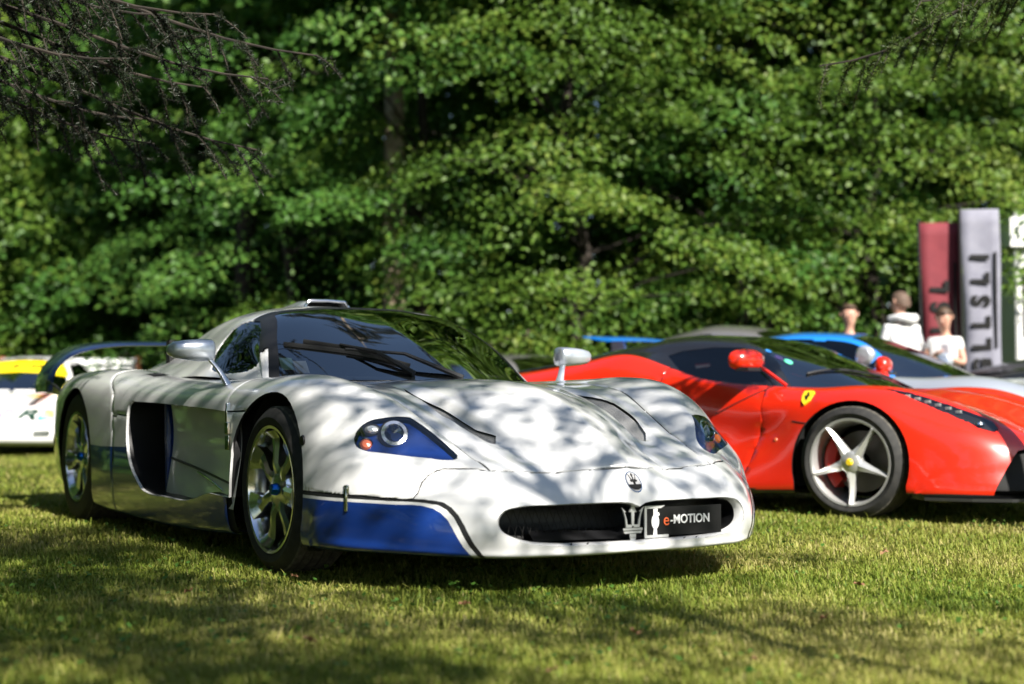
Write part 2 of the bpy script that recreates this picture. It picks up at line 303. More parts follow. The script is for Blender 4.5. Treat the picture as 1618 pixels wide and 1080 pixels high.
# ---------------------------------------------------------------- panel cutting on a lofted shell
def cut(bm, pts, a, b, filt=None, closed=True):
    """score the shell along a 2D polyline (coords along unit vectors a,b), cutting faces it crosses"""
    a = Vector(a).normalized(); b = Vector(b).normalized(); nn = a.cross(b)
    xs = [p[0] for p in pts]; ys = [p[1] for p in pts]
    x0, x1, y0, y1 = min(xs) - .05, max(xs) + .05, min(ys) - .05, max(ys) + .05
    cand = set()
    for f in bm.faces:
        c = f.calc_center_median()
        if x0 < c.dot(a) < x1 and y0 < c.dot(b) < y1 and (filt is None or filt(c)): cand.add(f)
    segs = list(zip(pts, pts[1:])) + ([(pts[-1], pts[0])] if closed else [])
    for p, q in segs:
        d = (q[0] - p[0], q[1] - p[1])
        if math.hypot(*d) < 1e-6: continue
        no = (a * d[1] - b * d[0]).normalized()
        # a point on the plane: solve so that its (a,b) coordinates equal p (a,b need not be orthogonal)
        g = a.dot(b); k = 1 / (1 - g * g); co = a * ((p[0] - g * p[1]) * k) + b * ((p[1] - g * p[0]) * k)
        no = (nn).cross(a * ((d[0] - g * d[1]) * k) + b * ((d[1] - g * d[0]) * k)).normalized()
        bx = (min(p[0], q[0]) - 1e-4, max(p[0], q[0]) + 1e-4, min(p[1], q[1]) - 1e-4, max(p[1], q[1]) + 1e-4)
        sub = []
        for f in cand:
            if not f.is_valid: continue
            us = [v.co.dot(a) for v in f.verts]; vs = [v.co.dot(b) for v in f.verts]
            if max(us) < bx[0] or min(us) > bx[1] or max(vs) < bx[2] or min(vs) > bx[3]: continue
            sub.append(f)
        if not sub: continue
        ge = set(sub)
        for f in sub: ge.update(f.edges); ge.update(f.verts)
        r = bmesh.ops.bisect_plane(bm, geom=list(ge), dist=2e-5, plane_co=co, plane_no=no)
        for e in r['geom_cut']:
            if isinstance(e, bmesh.types.BMEdge): cand.update(e.link_faces)
        cand = {f for f in cand if f.is_valid}
def inside(pts, x, y):
    r = False; n = len(pts); j = n - 1
    for i in range(n):
        xi, yi = pts[i]; xj, yj = pts[j]
        if (yi > y) != (yj > y) and x < (xj - xi) * (y - yi) / (yj - yi) + xi: r = not r
        j = i
    return r
def grid_bm(G):
    J, U, _ = G.shape; bm = bmesh.new(); vs = [bm.verts.new(p) for p in G.reshape(-1, 3)]
    for j in range(J - 1):
        for u in range(U - 1):
            try: bm.faces.new((vs[j * U + u], vs[(j + 1) * U + u], vs[(j + 1) * U + u + 1], vs[j * U + u + 1]))
            except ValueError: pass
    bmesh.ops.remove_doubles(bm, verts=bm.verts, dist=1e-5)
    bmesh.ops.recalc_face_normals(bm, faces=bm.faces)
    return bm
SEAM = {1, 2, 3, 5, 6, 7, 8, 9}
def take(bm, key, val, mirror=0, gap=.0028, dip=.004, off=0.0, edge_keep=None):
    """copy the faces whose layer value is val into a new bmesh; seams get a small rolled-down gap.
       mirror: 0 as is, 1 flipped to -y, 2 both halves welded at y=0"""
    out = bmesh.new(); mp = {}
    for f in bm.faces:
        if f[key] not in val: continue
        q = []
        for v in f.verts:
            if v not in mp: mp[v] = out.verts.new(v.co + (v.normal * off if off else Vector()))
            q.append(mp[v])
        try: nf = out.faces.new(q); nf.material_index = f.material_index; nf.smooth = True
        except ValueError: pass
    if gap:
        inv = {n: o for o, n in mp.items()}
        mv = {}
        for v in out.verts:
            o = inv[v]
            if any(f[key] not in val and f[key] in SEAM for f in o.link_faces):          # a seam, not an opening or outer edge
                c = Vector(); be = [e for e in v.link_edges if len(e.link_faces) == 1]
                for f in v.link_faces: c += (f.calc_center_median() - v.co).normalized()
                if len(be) >= 2:                                                            # inward, square to the seam
                    t = (be[0].other_vert(v).co - be[1].other_vert(v).co); w = o.normal.cross(t)
                    if w.length > 1e-7: c = w if w.dot(c) > 0 else -w
                c -= o.normal * c.dot(o.normal)
                if c.length > 1e-7: mv[v] = v.co + c.normalized() * gap - o.normal * dip
        for v, p in mv.items(): v.co = p
    if mirror:
        if mirror == 2:
            g = bmesh.ops.duplicate(out, geom=out.verts[:] + out.edges[:] + out.faces[:])
            vs = [e for e in g['geom'] if isinstance(e, bmesh.types.BMVert)]; fs = [e for e in g['geom'] if isinstance(e, bmesh.types.BMFace)]
            for v in vs: v.co.y *= -1
            bmesh.ops.reverse_faces(out, faces=fs)
            bmesh.ops.remove_doubles(out, verts=[v for v in out.verts if abs(v.co.y) < 1e-4], dist=2e-4)
        else:
            for v in out.verts: v.co.y *= -1
            bmesh.ops.reverse_faces(out, faces=out.faces[:])
    return out
def largest(bm):
    """keep the biggest connected piece"""
    seen = set(); best = []
    for f in bm.faces:
        if f in seen: continue
        st = [f]; isl = []; seen.add(f)
        while st:
            g = st.pop(); isl.append(g)
            for e in g.edges:
                for h in e.link_faces:
                    if h not in seen: seen.add(h); st.append(h)
        if len(isl) > len(best): best = isl
    keep = set(best); bmesh.ops.delete(bm, geom=[f for f in bm.faces if f not in keep], context='FACES')
    return bm
def bm_obj(name, bm, mats, parent, sharp=50):
    me = bpy.data.meshes.new(name); bm.to_mesh(me); bm.free()
    return link(name, me, mats, parent, True, sharp)
def walls(poly3, d, n=1):
    """strip swept from a closed 3D loop along vector d"""
    P = [Vector(p) for p in poly3]; k = len(P); V = []
    for i in range(n + 1): V += [p + Vector(d) * (i / n) for p in P]
    F = [(i * k + j, i * k + (j + 1) % k, (i + 1) * k + (j + 1) % k, (i + 1) * k + j) for i in range(n) for j in range(k)]
    return V, F
def drop(bm, a, b, pts, filt, ahead):
    """3D points of a 2D loop on the shell, by ray along a x b"""
    from mathutils.bvhtree import BVHTree
    return BVHTree.FromBMesh(bm)

# ---------------------------------------------------------------- wheels
def wheel(parent, x, y, z, side, r_tyre, w_tyre, r_rim, style, nut, caliper, rim_mat, steer=0, spin=0):
    """wheel as a part with tyre, rim, spoke... as sub-parts; local axis y, outer face towards side"""
    w = bpy.data.objects.new('wheel', None); COL.objects.link(w); w.parent = parent; w.location = (x, y, z); w.rotation_euler = (0, 0, steer)
    s = side; h = w_tyre / 2; rr = r_rim
    b = MB(); prof = [(rr - .004, s * (h - .022)), (rr + .012, s * (h - .006)), (rr + (r_tyre - rr) * .45, s * h), (r_tyre - .025, s * (h - .008)), (r_tyre - .006, s * (h - .028))]
    b.lathe(prof, 'Y', 72)
    prof2 = [(r_tyre - .006, s * (h - .028))]
    k = 5
    for i in range(k):                                   # tread ribs with grooves
        y0 = (h - .03) - i * (2 * h - .06) / k; y1 = (h - .03) - (i + 1) * (2 * h - .06) / k
        prof2 += [(r_tyre, s * (y0 - .003)), (r_tyre, s * (y1 + .006)), (r_tyre - .008, s * (y1 + .004)), (r_tyre - .008, s * (y1 + .0005))]
    prof2 += [(r_tyre - .02, -s * (h - .01)), (rr, -s * (h - .02))]
    b.lathe(prof2, 'Y', 72, m=1)
    b.build('tyre', [M['rubber'], M['tread']], w, sharp=30)
    b = MB(); b.lathe([(rr - .002, s * (h - .022)), (rr + .006, s * (h - .012)), (rr + .004, s * (h - .006)), (rr - .008, s * (h - .008)), (rr - .016, s * (h - .03)), (rr - .022, s * (h - .08)), (rr - .03, -s * (h - .04)), (rr - .012, -s * (h - .02))], 'Y', 72)
    b.build('rim', rim_mat, w, sharp=60)
    d0 = s * (h - .085) if style == 'seven' else s * (h - .07)
    b = MB(); b.lathe([(.05, d0 - s * .10), (r_rim * .72, d0 - s * .10), (r_rim * .72, d0 - s * .13), (.05, d0 - s * .13)], 'Y', 48); b.build('brake_disc', M['steel'], w)
    b = MB(); A = [R(138 + i * 90 / 10) for i in range(11)]
    pr = [(r_rim * .60, 0), (r_rim * .80, 0)]
    V = []; F = []
    for a_ in A:
        for (q, yy) in ((.55, -.035), (.86, -.035), (.86, -.15), (.55, -.15)): V.append((math.cos(a_) * r_rim * q, d0 + s * yy, math.sin(a_) * r_rim * q))
    for i in range(10):
        for k_ in range(4): F.append((i * 4 + k_, i * 4 + (k_ + 1) % 4, i * 4 + 4 + (k_ + 1) % 4, i * 4 + 4 + k_))
    F += [(0, 1, 2, 3), (40, 41, 42, 43)]
    b.add(V, F); bevel(b.build('caliper', caliper, w), .006)
    if style == 'seven':
        n = 7
        def sp(k):
            # flared spoke with a raised spine and scooped flanks
            b = MB(); a0 = spin + 2 * math.pi * k / n; ra = [.05, .10, .16, .20, rr - .02]; wd = [.036, .022, .024, .036, .058]; yc = [.0, .012, .006, .008, .035]
            V = []; F = []
            for i in range(5):
                c = Vector((math.cos(a0), 0, math.sin(a0))); t = Vector((-math.sin(a0), 0, math.cos(a0)))
                for (q, dy) in ((-1, -.03), (-1, .006), (-.35, .018), (.35, .018), (1, .006), (1, -.03)):
                    V.append(c * ra[i] + t * (wd[i] * q) + Vector((0, d0 + s * (.028 + yc[i] + dy), 0)))
            for i in range(4):
                for j in range(5): F.append((i * 6 + j, i * 6 + j + 1, i * 6 + 7 + j, i * 6 + 6 + j))
            F += [(0, 1, 2, 3, 4, 5), (24, 25, 26, 27, 28, 29)]
            return b.add(V, F)
        for k in range(n): sp(k).build('spoke', rim_mat, w, sharp=25)
        b = MB(); b.lathe([(0, d0 + s * .05), (.055, d0 + s * .05), (.085, d0 + s * .042), (.098, d0 + s * .02), (.1, d0 - s * .02)], 'Y', 40); b.build('hub', rim_mat, w)
    else:
        n = 5
        for k in range(n):
            b = MB(); a0 = spin + 2 * math.pi * k / n; V = []; F = []
            ra = [.03, .07, .12, .18, .225, rr - .008]; wd = [.040, .029, .021, .016, .012, .008]; yc = [.05, .052, .048, .05, .058, .066]
            for i in range(6):
                c = Vector((math.cos(a0), 0, math.sin(a0))); t = Vector((-math.sin(a0), 0, math.cos(a0)))
                for (q, dy) in ((-1, -.035), (-1, -.012), (0, .010), (1, -.012), (1, -.035)):
                    V.append(c * ra[i] + t * (wd[i] * q) + Vector((0, d0 + s * (yc[i] + dy), 0)))
            for i in range(5):
                for j in range(4): F.append((i * 5 + j, i * 5 + j + 1, i * 5 + 6 + j, i * 5 + 5 + j))
            F += [(0, 1, 2, 3, 4), (25, 26, 27, 28, 29)]
            b.add(V, F).build('spoke', rim_mat, w, sharp=20)
        b = MB(); b.lathe([(0, d0 + s * .062), (.05, d0 + s * .062), (.062, d0 + s * .052), (.068, d0 + s * .0)], 'Y', 40); b.build('hub', rim_mat, w)
    b = MB(); b.lathe([(0, d0 + s * .075), (.015, d0 + s * .075), (.021, d0 + s * .07), (.026, d0 + s * .045)], 'Y', 24); b.build('centre_nut', nut, w)
    return w
def arch_liner(parent, x, y0, y1, z, r):
    """dark bowl behind a wheel opening"""
    b = MB(); V = []; F = []; n = 24
    for i in range(n + 1):
        w = math.pi * (-.12 + 1.24 * i / n)
        for yy in (y0, y1): V.append((x + r * math.cos(w), yy, max(.1, z + r * math.sin(w))))
    for i in range(n): F.append((2 * i, 2 * i + 1, 2 * i + 3, 2 * i + 2))
    F.append(tuple(2 * i + 1 for i in range(n + 1)))
    b.add(V, F).build('wheel_arch_liner', M['matte'], parent)

# ---------------------------------------------------------------- the white coupe
def build_coupe():
    TX, TY, TH = -.1404, 6.128, R(30.96)
    root = empty('sports_coupe', (TX, TY, 0), TH - math.pi / 2, 'white and blue low sports coupe with a big rear wing, parked under dappled tree shade', 'car')
    G = loft(MC_LINES, MC_U, MC_J, 4, 2)
    # vents pressed into the hood valley and scoop behind crease
    def press(G, pts, w, d):
        P = np.array(pts); best = np.full(G.shape[:2], 9.0); tt = np.zeros(G.shape[:2])
        for i in range(len(P) - 1):
            ab = P[i+1] - P[i]; L = (ab ** 2).sum(); t = np.clip(((G[..., :2] - P[i]) * ab).sum(-1) / L, 0, 1)
            dd = np.linalg.norm(G[..., :2] - (P[i] + t[..., None] * ab), axis=-1); m = dd < best
            best = np.where(m, dd, best); tt = np.where(m, (i + t) / (len(P) - 1), tt)
        k = np.clip(1 - (best / w) ** 2, 0, 1) ** 1.5 * np.sin(np.pi * np.clip(tt, .02, .98)) ** .5
        G[..., 2] -= d * k * (G[..., 2] > .38)
    press(G, [(.05, .38), (.34, .385), (.58, .365), (.74, .335)], .06, .045)
    press(G, [(.75, .275), (.9, .252), (.99, .243)], .022, .010)
    press(G, [(.95, .494), (.82, .508), (.65, .522), (.45, .552), (.2, .602), (.0, .61)], .018, .007)
    press(G, [(.16, .47), (.36, .475), (.56, .45), (.70, .42)], .04, .010)
    bm = grid_bm(G)
    key = bm.faces.layers.int.new('zone')
    S2 = math.sqrt(.5)
    X, Y, Z, SV = (1, 0, 0), (0, 1, 0), (0, 0, 1), (S2, -S2, 0)
    # ---- outlines (half body)
    hl3 = [(.571, .847, .535), (.559, .834, .557), (.557, .808, .585), (.565, .777, .603), (.585, .738, .612), (.611, .687, .617), (.629, .649, .614), (.674, .627, .589), (.728, .591, .546), (.783, .564, .504), (.82, .555, .480), (.842, .568, .468), (.834, .609, .464), (.795, .652, .470), (.734, .722, .478), (.676, .794, .489), (.637, .833, .495), (.595, .850, .512)]
    ha, hb = Vector((-.55, .835, 0)).normalized(), Vector((-.3, 0, .95)).normalized()
    hl = [(Vector(p).dot(ha), Vector(p).dot(hb)) for p in hl3]
    hl = [tuple(p) for p in bez(hl[:7], 3)] + [tuple(p) for p in bez(hl[6:11], 2)][1:] + [tuple(p) for p in bez(hl[10:] + hl[:1], 3)][1:-1]
    gr = [(-.03, .311), (0, .298), (.03, .311), (.06, .315), (.17, .316), (.34, .314), (.47, .309), (.515, .298), (.54, .272), (.545, .252), (.535, .226), (.505, .205), (.45, .186), (.36, .174), (.19, .170), (-.03, .170)]
    gr = gr[:3] + [tuple(p) for p in bez(gr[2:], 4)][1:]
    def arch(cx, cz, r, lo=.04, n=28):
        return [(cx + r * math.cos(w), cz + r * math.sin(w)) for w in np.linspace(-.35, math.pi + .35, n)] + [(cx - r * .93, lo), (cx + r * .93, lo)]
    af, ar = arch(0, .325, .385), arch(-2.8, .335, .412)
    intake = [(-1.782, .673), (-1.4, .664), (-.96, .650), (-.62, .639), (-.423, .628), (-.375, .55), (-.357, .45), (-.372, .35), (-.385, .273), (-.604, .280), (-.68, .268), (-.758, .252), (-.887, .232), (-1.2, .232), (-1.521, .238), (-1.603, .286), (-1.70, .345), (-1.775, .43), (-1.801, .525), (-1.808, .61)]
    intake = [tuple(p) for p in bez([(-1.808, .61), (-1.797, .655), (-1.77, .671), (-1.7, .670)], 4)] + intake[1:11] + [tuple(p) for p in bez([(-.758, .252), (-.887, .233), (-1.2, .231), (-1.46, .236), (-1.55, .252), (-1.625, .295), (-1.70, .345), (-1.765, .43), (-1.798, .525), (-1.808, .61)], 3)][:-1]
    k2 = 1 / math.sqrt(2)
    bump = [(-.75, .343), (-.587, .343), (-.287, .342), (-.003, .334), (.09, .333), (.118, .34), (.127, .36), (.128, .383), (.148, .41), (.19, .43), (.27, .438), (.41, .434), (.577, .425), (.738, .423), (.9, .428), (1.09, .436)]
    s_top = [(-.75, .343), (-.287, .342), (-.003, .334), (.2, .331), (.281, .321), (.34, .290), (.385, .244), (.426, .189), (.466, .149), (.52, .09)]
    s_mid = [(-.75, .329), (-.285, .329), (-.002, .324), (.185, .320), (.261, .311), (.317, .282), (.361, .235), (.40, .182), (.442, .144), (.50, .09)]
    s_low = [(-.75, .318), (-.285, .318), (0, .313), (.17, .310), (.238, .298), (.293, .269), (.336, .222), (.375, .175), (.413, .142), (.47, .09)]
    sc = lambda L: [(p[0] * k2, p[1]) for p in L]
    bump, s_top, s_mid, s_low = map(sc, (bump, s_top, s_mid, s_low))
    bump_s = [tuple(p) for p in bez(bump, 3)]; s_top, s_mid, s_low = [[tuple(p) for p in bez(q, 3)] for q in (s_top, s_mid, s_low)]
    foot = [(-.235, -.05), (-.235, 0), (-.345, .325), (-.52, .52), (-.705, .652), (-.9, .70), (-1.26, .738), (-1.84, .74), (-2.28, .725), (-2.74, .69), (-2.74, -.05)]
    hoodA = [(.949, .494), (.82, .508), (.65, .522), (.45, .552), (.2, .602), (0, .61), (-.3, .622), (-.58, .625)]
    cowl = [(-.20, 0), (-.31, .33), (-.45, .50), (-.58, .625)]
    hood = [(1.09, -.05), (1.075, 0), (1.032, .134), (.981, .241), (.961, .384), (.949, .494)] + hoodA[1:] + [(-.45, .50), (-.31, .33), (-.20, 0), (-.20, -.05)]
    shut = [(-2.30, .95), (-2.28, .817), (-2.07, .715), (-2.016, .52), (-2.0, .35), (-2.0, .05)]
    top = lambda c: c.z > .36
    fr = lambda c: c.x > .25
    sd = lambda c: c.y > .72
    cut(bm, hl, ha, hb, lambda c: c.x > .45 and c.y > .45)
    cut(bm, gr, Y, Z, lambda c: c.x > .95)
    cut(bm, af, X, Z, sd); cut(bm, ar, X, Z, sd); cut(bm, intake, X, Z, sd)
    for q in (bump_s, s_top, s_mid, s_low): cut(bm, q, SV, Z, fr, False)
    cut(bm, foot, X, Y, lambda c: c.z > .6)
    cut(bm, hood, X, Y, top)
    vent = [tuple(p) for p in bez([(.047, .385), (.339, .362), (.604, .338), (.719, .312), (.728, .35), (.617, .405), (.463, .445), (.25, .43), (.047, .385)], 2)[:-1]]
    cut(bm, vent, X, Y, lambda c: c.z > .45)
    cut(bm, shut, X, Z, sd, False)
    side_b = [(-4.1, .46), (-3.3, .455), (-2.2, .437), (-1.79, .444)]; side_b2 = [(-4.1, .475), (-3.3, .47), (-2.2, .452), (-1.79, .459)]
    cut(bm, side_b, X, Z, sd, False); cut(bm, side_b2, X, Z, sd, False)
    cut(bm, [(-.40, .285), (-.2, .288)], X, Z, sd, False); cut(bm, [(-.40, .30), (-.2, .303)], X, Z, sd, False)
    cut(bm, [(-.44, .629), (-.2, .634)], X, Z, sd, False); cut(bm, [(-.46, .62), (-.46, .86)], X, Z, lambda c: c.y > .62, False)
    cut(bm, [(-2.3, .70), (-2.3, 1.0)], X, Y, lambda c: c.z > .7, False); cut(bm, [(-3.99, .635), (-3.3, .70), (-2.3, .73)], X, Y, lambda c: c.z > .7, False)
    bmesh.ops.remove_doubles(bm, verts=bm.verts, dist=.0012)
    def cmp(c, L):           # below polyline L (given in s,z)?
        s = (c.x - c.y) * S2; xs = [p[0] for p in L]; zs = [p[1] for p in L]
        return c.z < np.interp(s, xs, zs)
    # zones: 0 drop, 1 hood, 2 bumper, 3 fender, 4 lamp cover, 5 door shoulder, 6 rear quarter, 7 rear deck, 8 sill, 9 fender tail
    # materials: 0 white 1 blue 2 black
    for f in bm.faces:
        c = f.calc_center_median(); z = 3; m = 0
        if c.x > .45 and c.y > .45 and inside(hl, c.dot(ha), c.dot(hb)): z = 4
        elif c.x > .95 and inside(gr, c.y, c.z): z = 0
        elif c.y > .72 and (inside(af, c.x, c.z) or inside(ar, c.x, c.z) or inside(intake, c.x, c.z)): z = 0
        elif c.z > .6 and inside(foot, c.x, c.y): z = 0
        elif c.z > .45 and inside(vent, c.x, c.y): z = 10
        elif c.z > .36 and inside(hood, c.x, c.y): z = 1
        elif c.x > .25 and cmp(c, bump_s): z = 2
        elif c.x > -.46 and (c.z > .631 or c.x > .1): z = 3
        elif c.x > -.42 : z = 9
        elif c.z > .6 and c.x < -2.3 and c.y < np.interp(c.x, [-3.99, -3.3, -2.3], [.635, .70, .73]): z = 7
        elif c.x < np.interp(c.z, [.05, .35, .52, .715, .817, .95], [-2.0, -2.0, -2.016, -2.07, -2.28, -2.30]): z = 6
        elif c.z > .60: z = 5
        else: z = 8
        if c.x > .25 and z in (2, 3):
            if cmp(c, s_low): m = 1
            elif cmp(c, s_mid): m = 0
            elif cmp(c, s_top): m = 2
        if z in (6, 8):
            zz = np.interp(c.x, [-4.1, -3.3, -2.2, -1.79], [.46, .455, .437, .444])
            if c.z < zz or (z == 8 and c.x > -1.79): m = 1
        if z == 9:
            if c.z < .286: m = 1
            elif c.z < .302: m = 2
        f[key] = z; f.material_index = m
    bm.normal_update()
    mats = [M['white'], M['blue'], M['black']]
    bm_obj('hood', take(bm, key, (1,), 2), mats, root)
    bm_obj('front_bumper', take(bm, key, (2,), 2), mats, root)
    bm_obj('rear_deck', take(bm, key, (7,), 2), mats, root)
    for mi in (0, 1): bm_obj('hood_vent', take(bm, key, (10,), mi, gap=0, off=-.010), [M['vent']] * 3, root)
    fenders = {}
    for mi in (0, 1):
        fenders[mi] = bm_obj('front_fender', take(bm, key, (3,), mi), mats, root)
        bm_obj('fender_tail_panel', largest(take(bm, key, (9,), mi)), mats, root)
        bm_obj('door_shoulder', take(bm, key, (5,), mi), mats, root)
        bm_obj('rear_quarter', take(bm, key, (6,), mi), mats, root)
        bm_obj('sill', take(bm, key, (8,), mi), mats, root)
    # dark inner skin seen through the panel gaps
    bm_obj('inner_skin', take(bm, key, (1, 2, 3, 5, 6, 7, 8, 9), 2, gap=0, off=-.012), [M['matte']] * 3, root)
    # ---- headlights: blue housing, lamps, clear cover
    for sgn, mi in ((1, 0), (-1, 1)):
        hs = bm_obj('headlight', take(bm, key, (4,), mi, gap=0, off=-.028), [M['blue']] * 3, root)
        bm_obj('lens_cover', take(bm, key, (4,), mi, gap=0, off=-.001), [M['clear']] * 3, hs)
        n = Vector((.79, .35 * sgn, .5)).normalized()
        V, F = walls([(x - n.x * .004, y * sgn - n.y * .004, z - n.z * .004) for x, y, z in [tuple(q) for q in np.vstack([bez(hl3[:7], 3), bez(hl3[6:11], 2)[1:], bez(hl3[10:] + hl3[:1], 3)[1:-1]])]], -n * .045); 
        MB().add(V, F).build('housing_wall', M['blue'], hs)
        def lampm(name, c, r, prof, mt, sx=1):
            c = Vector((c[0], c[1] * sgn, c[2])); d = Vector((.86, .30 * sgn, .40)).normalized(); q = d.to_track_quat('Z', 'Y').to_matrix().to_4x4()
            for i, (pf, m_) in enumerate(zip(prof, mt)):
                b = MB(); b.lathe(pf, 'Z', 32); 
                b.v = [tuple((Matrix.Translation(c) @ q) @ Vector((v[0] * sx, v[1], v[2]))) for v in b.v]
                b.build(name[i], m_, hs)
        off = Vector((-.020, -.007, -.010))
        lampm(('lamp_ring', 'lamp_reflector', 'lamp_seal'), Vector((.654, .724, .563)) + off, 0, ([(.030, .0), (.036, .014), (.048, .013), (.051, -.01)], [(0, -.012), (.020, -.004), (.034, .004)], [(.049, .004), (.056, .0), (.058, -.02)]), (M['chrome'], M['reflector'], M['matte']))
        lampm(('side_lamp', 'side_lamp_seal'), Vector((.597, .785, .579)) + off, 0, ([(0, .012), (.012, .010), (.018, 0)], [(.018, .004), (.024, 0), (.026, -.02)]), (M['lamp_white'], M['matte']), 1.5)
        lampm(('indicator', 'indicator_ring'), Vector((.616, .817, .526)) + off, 0, ([(0, .012), (.015, .010), (.022, 0)], [(.022, .003), (.027, 0), (.029, -.02)]), (M['amber'], M['chrome']))
    # ---- grille mouth
    full = [(y, z) for (y, z) in gr if y >= 0]; loop = full + [(-y, z) for (y, z) in reversed(full) if y > 0]
    from mathutils.bvhtree import BVHTree
    tree = BVHTree.FromBMesh(bm)
    def onfront(y, z):
        h = tree.ray_cast(Vector((3, abs(y), z)), Vector((-1, 0, 0))); return (h[0].x if h[0] else 1.1)
    loop = [tuple(p) for p in bez(loop + [loop[0]], 2)[:-1]]
    L0 = [(onfront(y * 1.0, z) - .002, y, z) for (y, z) in loop]
    cx, cz = 0, .243
    def inset(k, dx): return [(x - dx, y * (1 - k * .4), cz + (z - cz) * (1 - k)) for (x, y, z) in L0]
    rings = [L0, inset(.06, .008), inset(.10, .03), inset(.04, .16)]
    V = sum([list(r_) for r_ in rings[:3]], []); k = len(L0)
    V2, F2 = [], []
    F = [(i * k + j, i * k + (j + 1) % k, (i + 1) * k + (j + 1) % k, (i + 1) * k + j) for i in range(2) for j in range(k)]
    gm = MB().add(V, F).build('grille_lip', M['white'], root, sharp=60)
    V = list(rings[2]) + list(rings[3]) + [(.93, 0, cz)]; F = [(j, (j + 1) % k, k + (j + 1) % k, k + j) for j in range(k)] + [(k + j, k + (j + 1) % k, 2 * k) for j in range(k)]
    gi = MB().add(V, F).build('grille_duct', M['black'], root)
    # duct floor and slanted radiator seen in the mouth
    b = MB(); b.add([(1.085, -.40, .188), (1.11, 0, .182), (1.085, .40, .188), (.98, .36, .215), (.98, 0, .21), (.98, -.36, .215)], [(0, 1, 4, 5), (1, 2, 3, 4)]); b.build('duct_floor', M['carbon'], root)
    b = MB()
    for i in range(15):
        yy = -.44 + i * .03
        b.tube([(1.005, yy - .02, .195), (.985, yy + .02, .305)], .0012, 4)
        b.tube([(1.005, yy + .02, .195), (.985, yy - .02, .305)], .0012, 4)
    b.build('radiator_mesh', M['matte'], root)
    # trident emblem in the mouth
    def tri(M4, mt, par, s=1.0, name='trident_emblem'):
        b = MB()
        def P(L): b.prism([(x * s, y * s) for x, y in L], 0, .006, M4)
        P([(-.005, -.005), (.005, -.005), (.0065, .045), (.016, .045), (0, .075), (-.016, .045), (-.0065, .045)])          # centre spear
        for q in (1, -1):
            o = [(.004 * q, -.01), (.030 * q, -.01), (.033 * q, .022), (.040 * q, .046), (.048 * q, .062), (.030 * q, .046), (.036 * q, .045), (.026 * q, .018), (.023 * q, .0), (.004 * q, .0)]
            P(o if q > 0 else o[::-1])
        P([(-.042, -.020), (.042, -.020), (.042, -.012), (-.042, -.012)]); P([(-.036, -.031), (.036, -.031), (.040, -.023), (-.040, -.023)])
        P([(-.010, -.062), (.010, -.062), (.014, -.033), (-.014, -.033)]); P([(-.013, -.048), (.013, -.048), (.013, -.043), (-.013, -.043)])
        return b.build(name, mt, par, smooth=False)
    MX = Matrix(((0, 0, 1, 1.128), (1, 0, 0, -.012), (0, 1, 0, .232), (0, 0, 0, 1)))
    tri(MX, M['pale'], root)
    # show plate with bracket, wrist emblem and lettering
    MP = Matrix(((0, 0, 1, 1.108), (1, 0, 0, .222), (0, 1, 0, .236), (0, 0, 0, 1)))
    MP = MP @ Matrix.Rotation(R(0), 4, 'Y')
    pl = MB().prism([(-.165, -.052), (.19, -.052), (.19, .052), (-.165, .052)], -.004, 0, MP).build('number_plate', M['k_letter'], root, smooth=False)
    b = MB()
    for q in ([(-.168, -.058), (-.158, -.058), (-.158, .058), (-.168, .058)], [(-.158, .048), (-.095, .048), (-.075, .058), (-.158, .058)], [(-.158, -.058), (-.06, -.058), (-.06, -.048), (-.158, -.048)]): b.prism(q, .001, .006, MP)
    b.build('plate_bracket', M['pale'], pl, smooth=False)
    b = MB()
    ov = [(-.118 + .0165 * math.cos(t), .0 + .026 * math.sin(t)) for t in np.linspace(0, 2 * math.pi, 25)[:-1]]
    b.prism(ov, .001, .004, MP)
    b.prism([(-.126, .022), (-.110, .022), (-.107, .047), (-.126, .047)], .001, .0035, MP); b.prism([(-.127, -.048), (-.110, -.048), (-.112, -.022), (-.124, -.022)], .001, .0035, MP)
    b.prism([(-.106, .018), (-.098, .024), (-.102, .034), (-.112, .026)], .001, .0035, MP)
    b.build('wrist_emblem', M['w_letter'], pl, smooth=False)
    def text(s, size, M4, mt, par, name, ext=.001, bold=0, sx=1, al='LEFT', shear=0):
        cu = bpy.data.curves.new(name, 'FONT'); cu.body = s; cu.size = size; cu.extrude = ext; cu.align_x = al; cu.align_y = 'CENTER'; cu.offset = bold; cu.shear = shear; cu.resolution_u = 4
        o = bpy.data.objects.new(name, cu); COL.objects.link(o)
        dg = bpy.context.evaluated_depsgraph_get(); me = bpy.data.meshes.new_from_object(o.evaluated_get(dg)); bpy.data.objects.remove(o)
        me.transform(M4 @ Matrix.Diagonal((sx, 1, 1, 1)))
        return link(name, me, mt, par, False)
    globals()['text'] = text
    text('e', .062, MP @ Matrix.Translation((-.082, .004, .003)), M['orange'], pl, 'letter', .001, .0, .95)
    text('-MOTION', .045, MP @ Matrix.Translation((-.050, .004, .003)), M['w_letter'], pl, 'lettering', .001, .0008, .93)
    # ---- oval badge on the nose
    nrm = Vector((.80, 0, .60)); q = nrm.to_track_quat('Z', 'Y').to_matrix().to_4x4()
    hit = tree.ray_cast(Vector((1.4, .001, .60)), -nrm)
    pos = Vector((1.118, 0, .381)) + nrm * .002
    MBd = Matrix.Translation(pos) @ q
    ov = lambda a, b_: [(a * math.cos(t), b_ * math.sin(t)) for t in np.linspace(0, 2 * math.pi, 33)[:-1]]
    bd = MB().prism(ov(.033, .046), -.004, .003, MBd).build('nose_badge', M['chrome'], root, smooth=False)
    MB().prism(ov(.028, .041), .003, .0042, MBd).build('badge_face', mat('badge_grey', (.35, .35, .36), .3), bd, smooth=False)
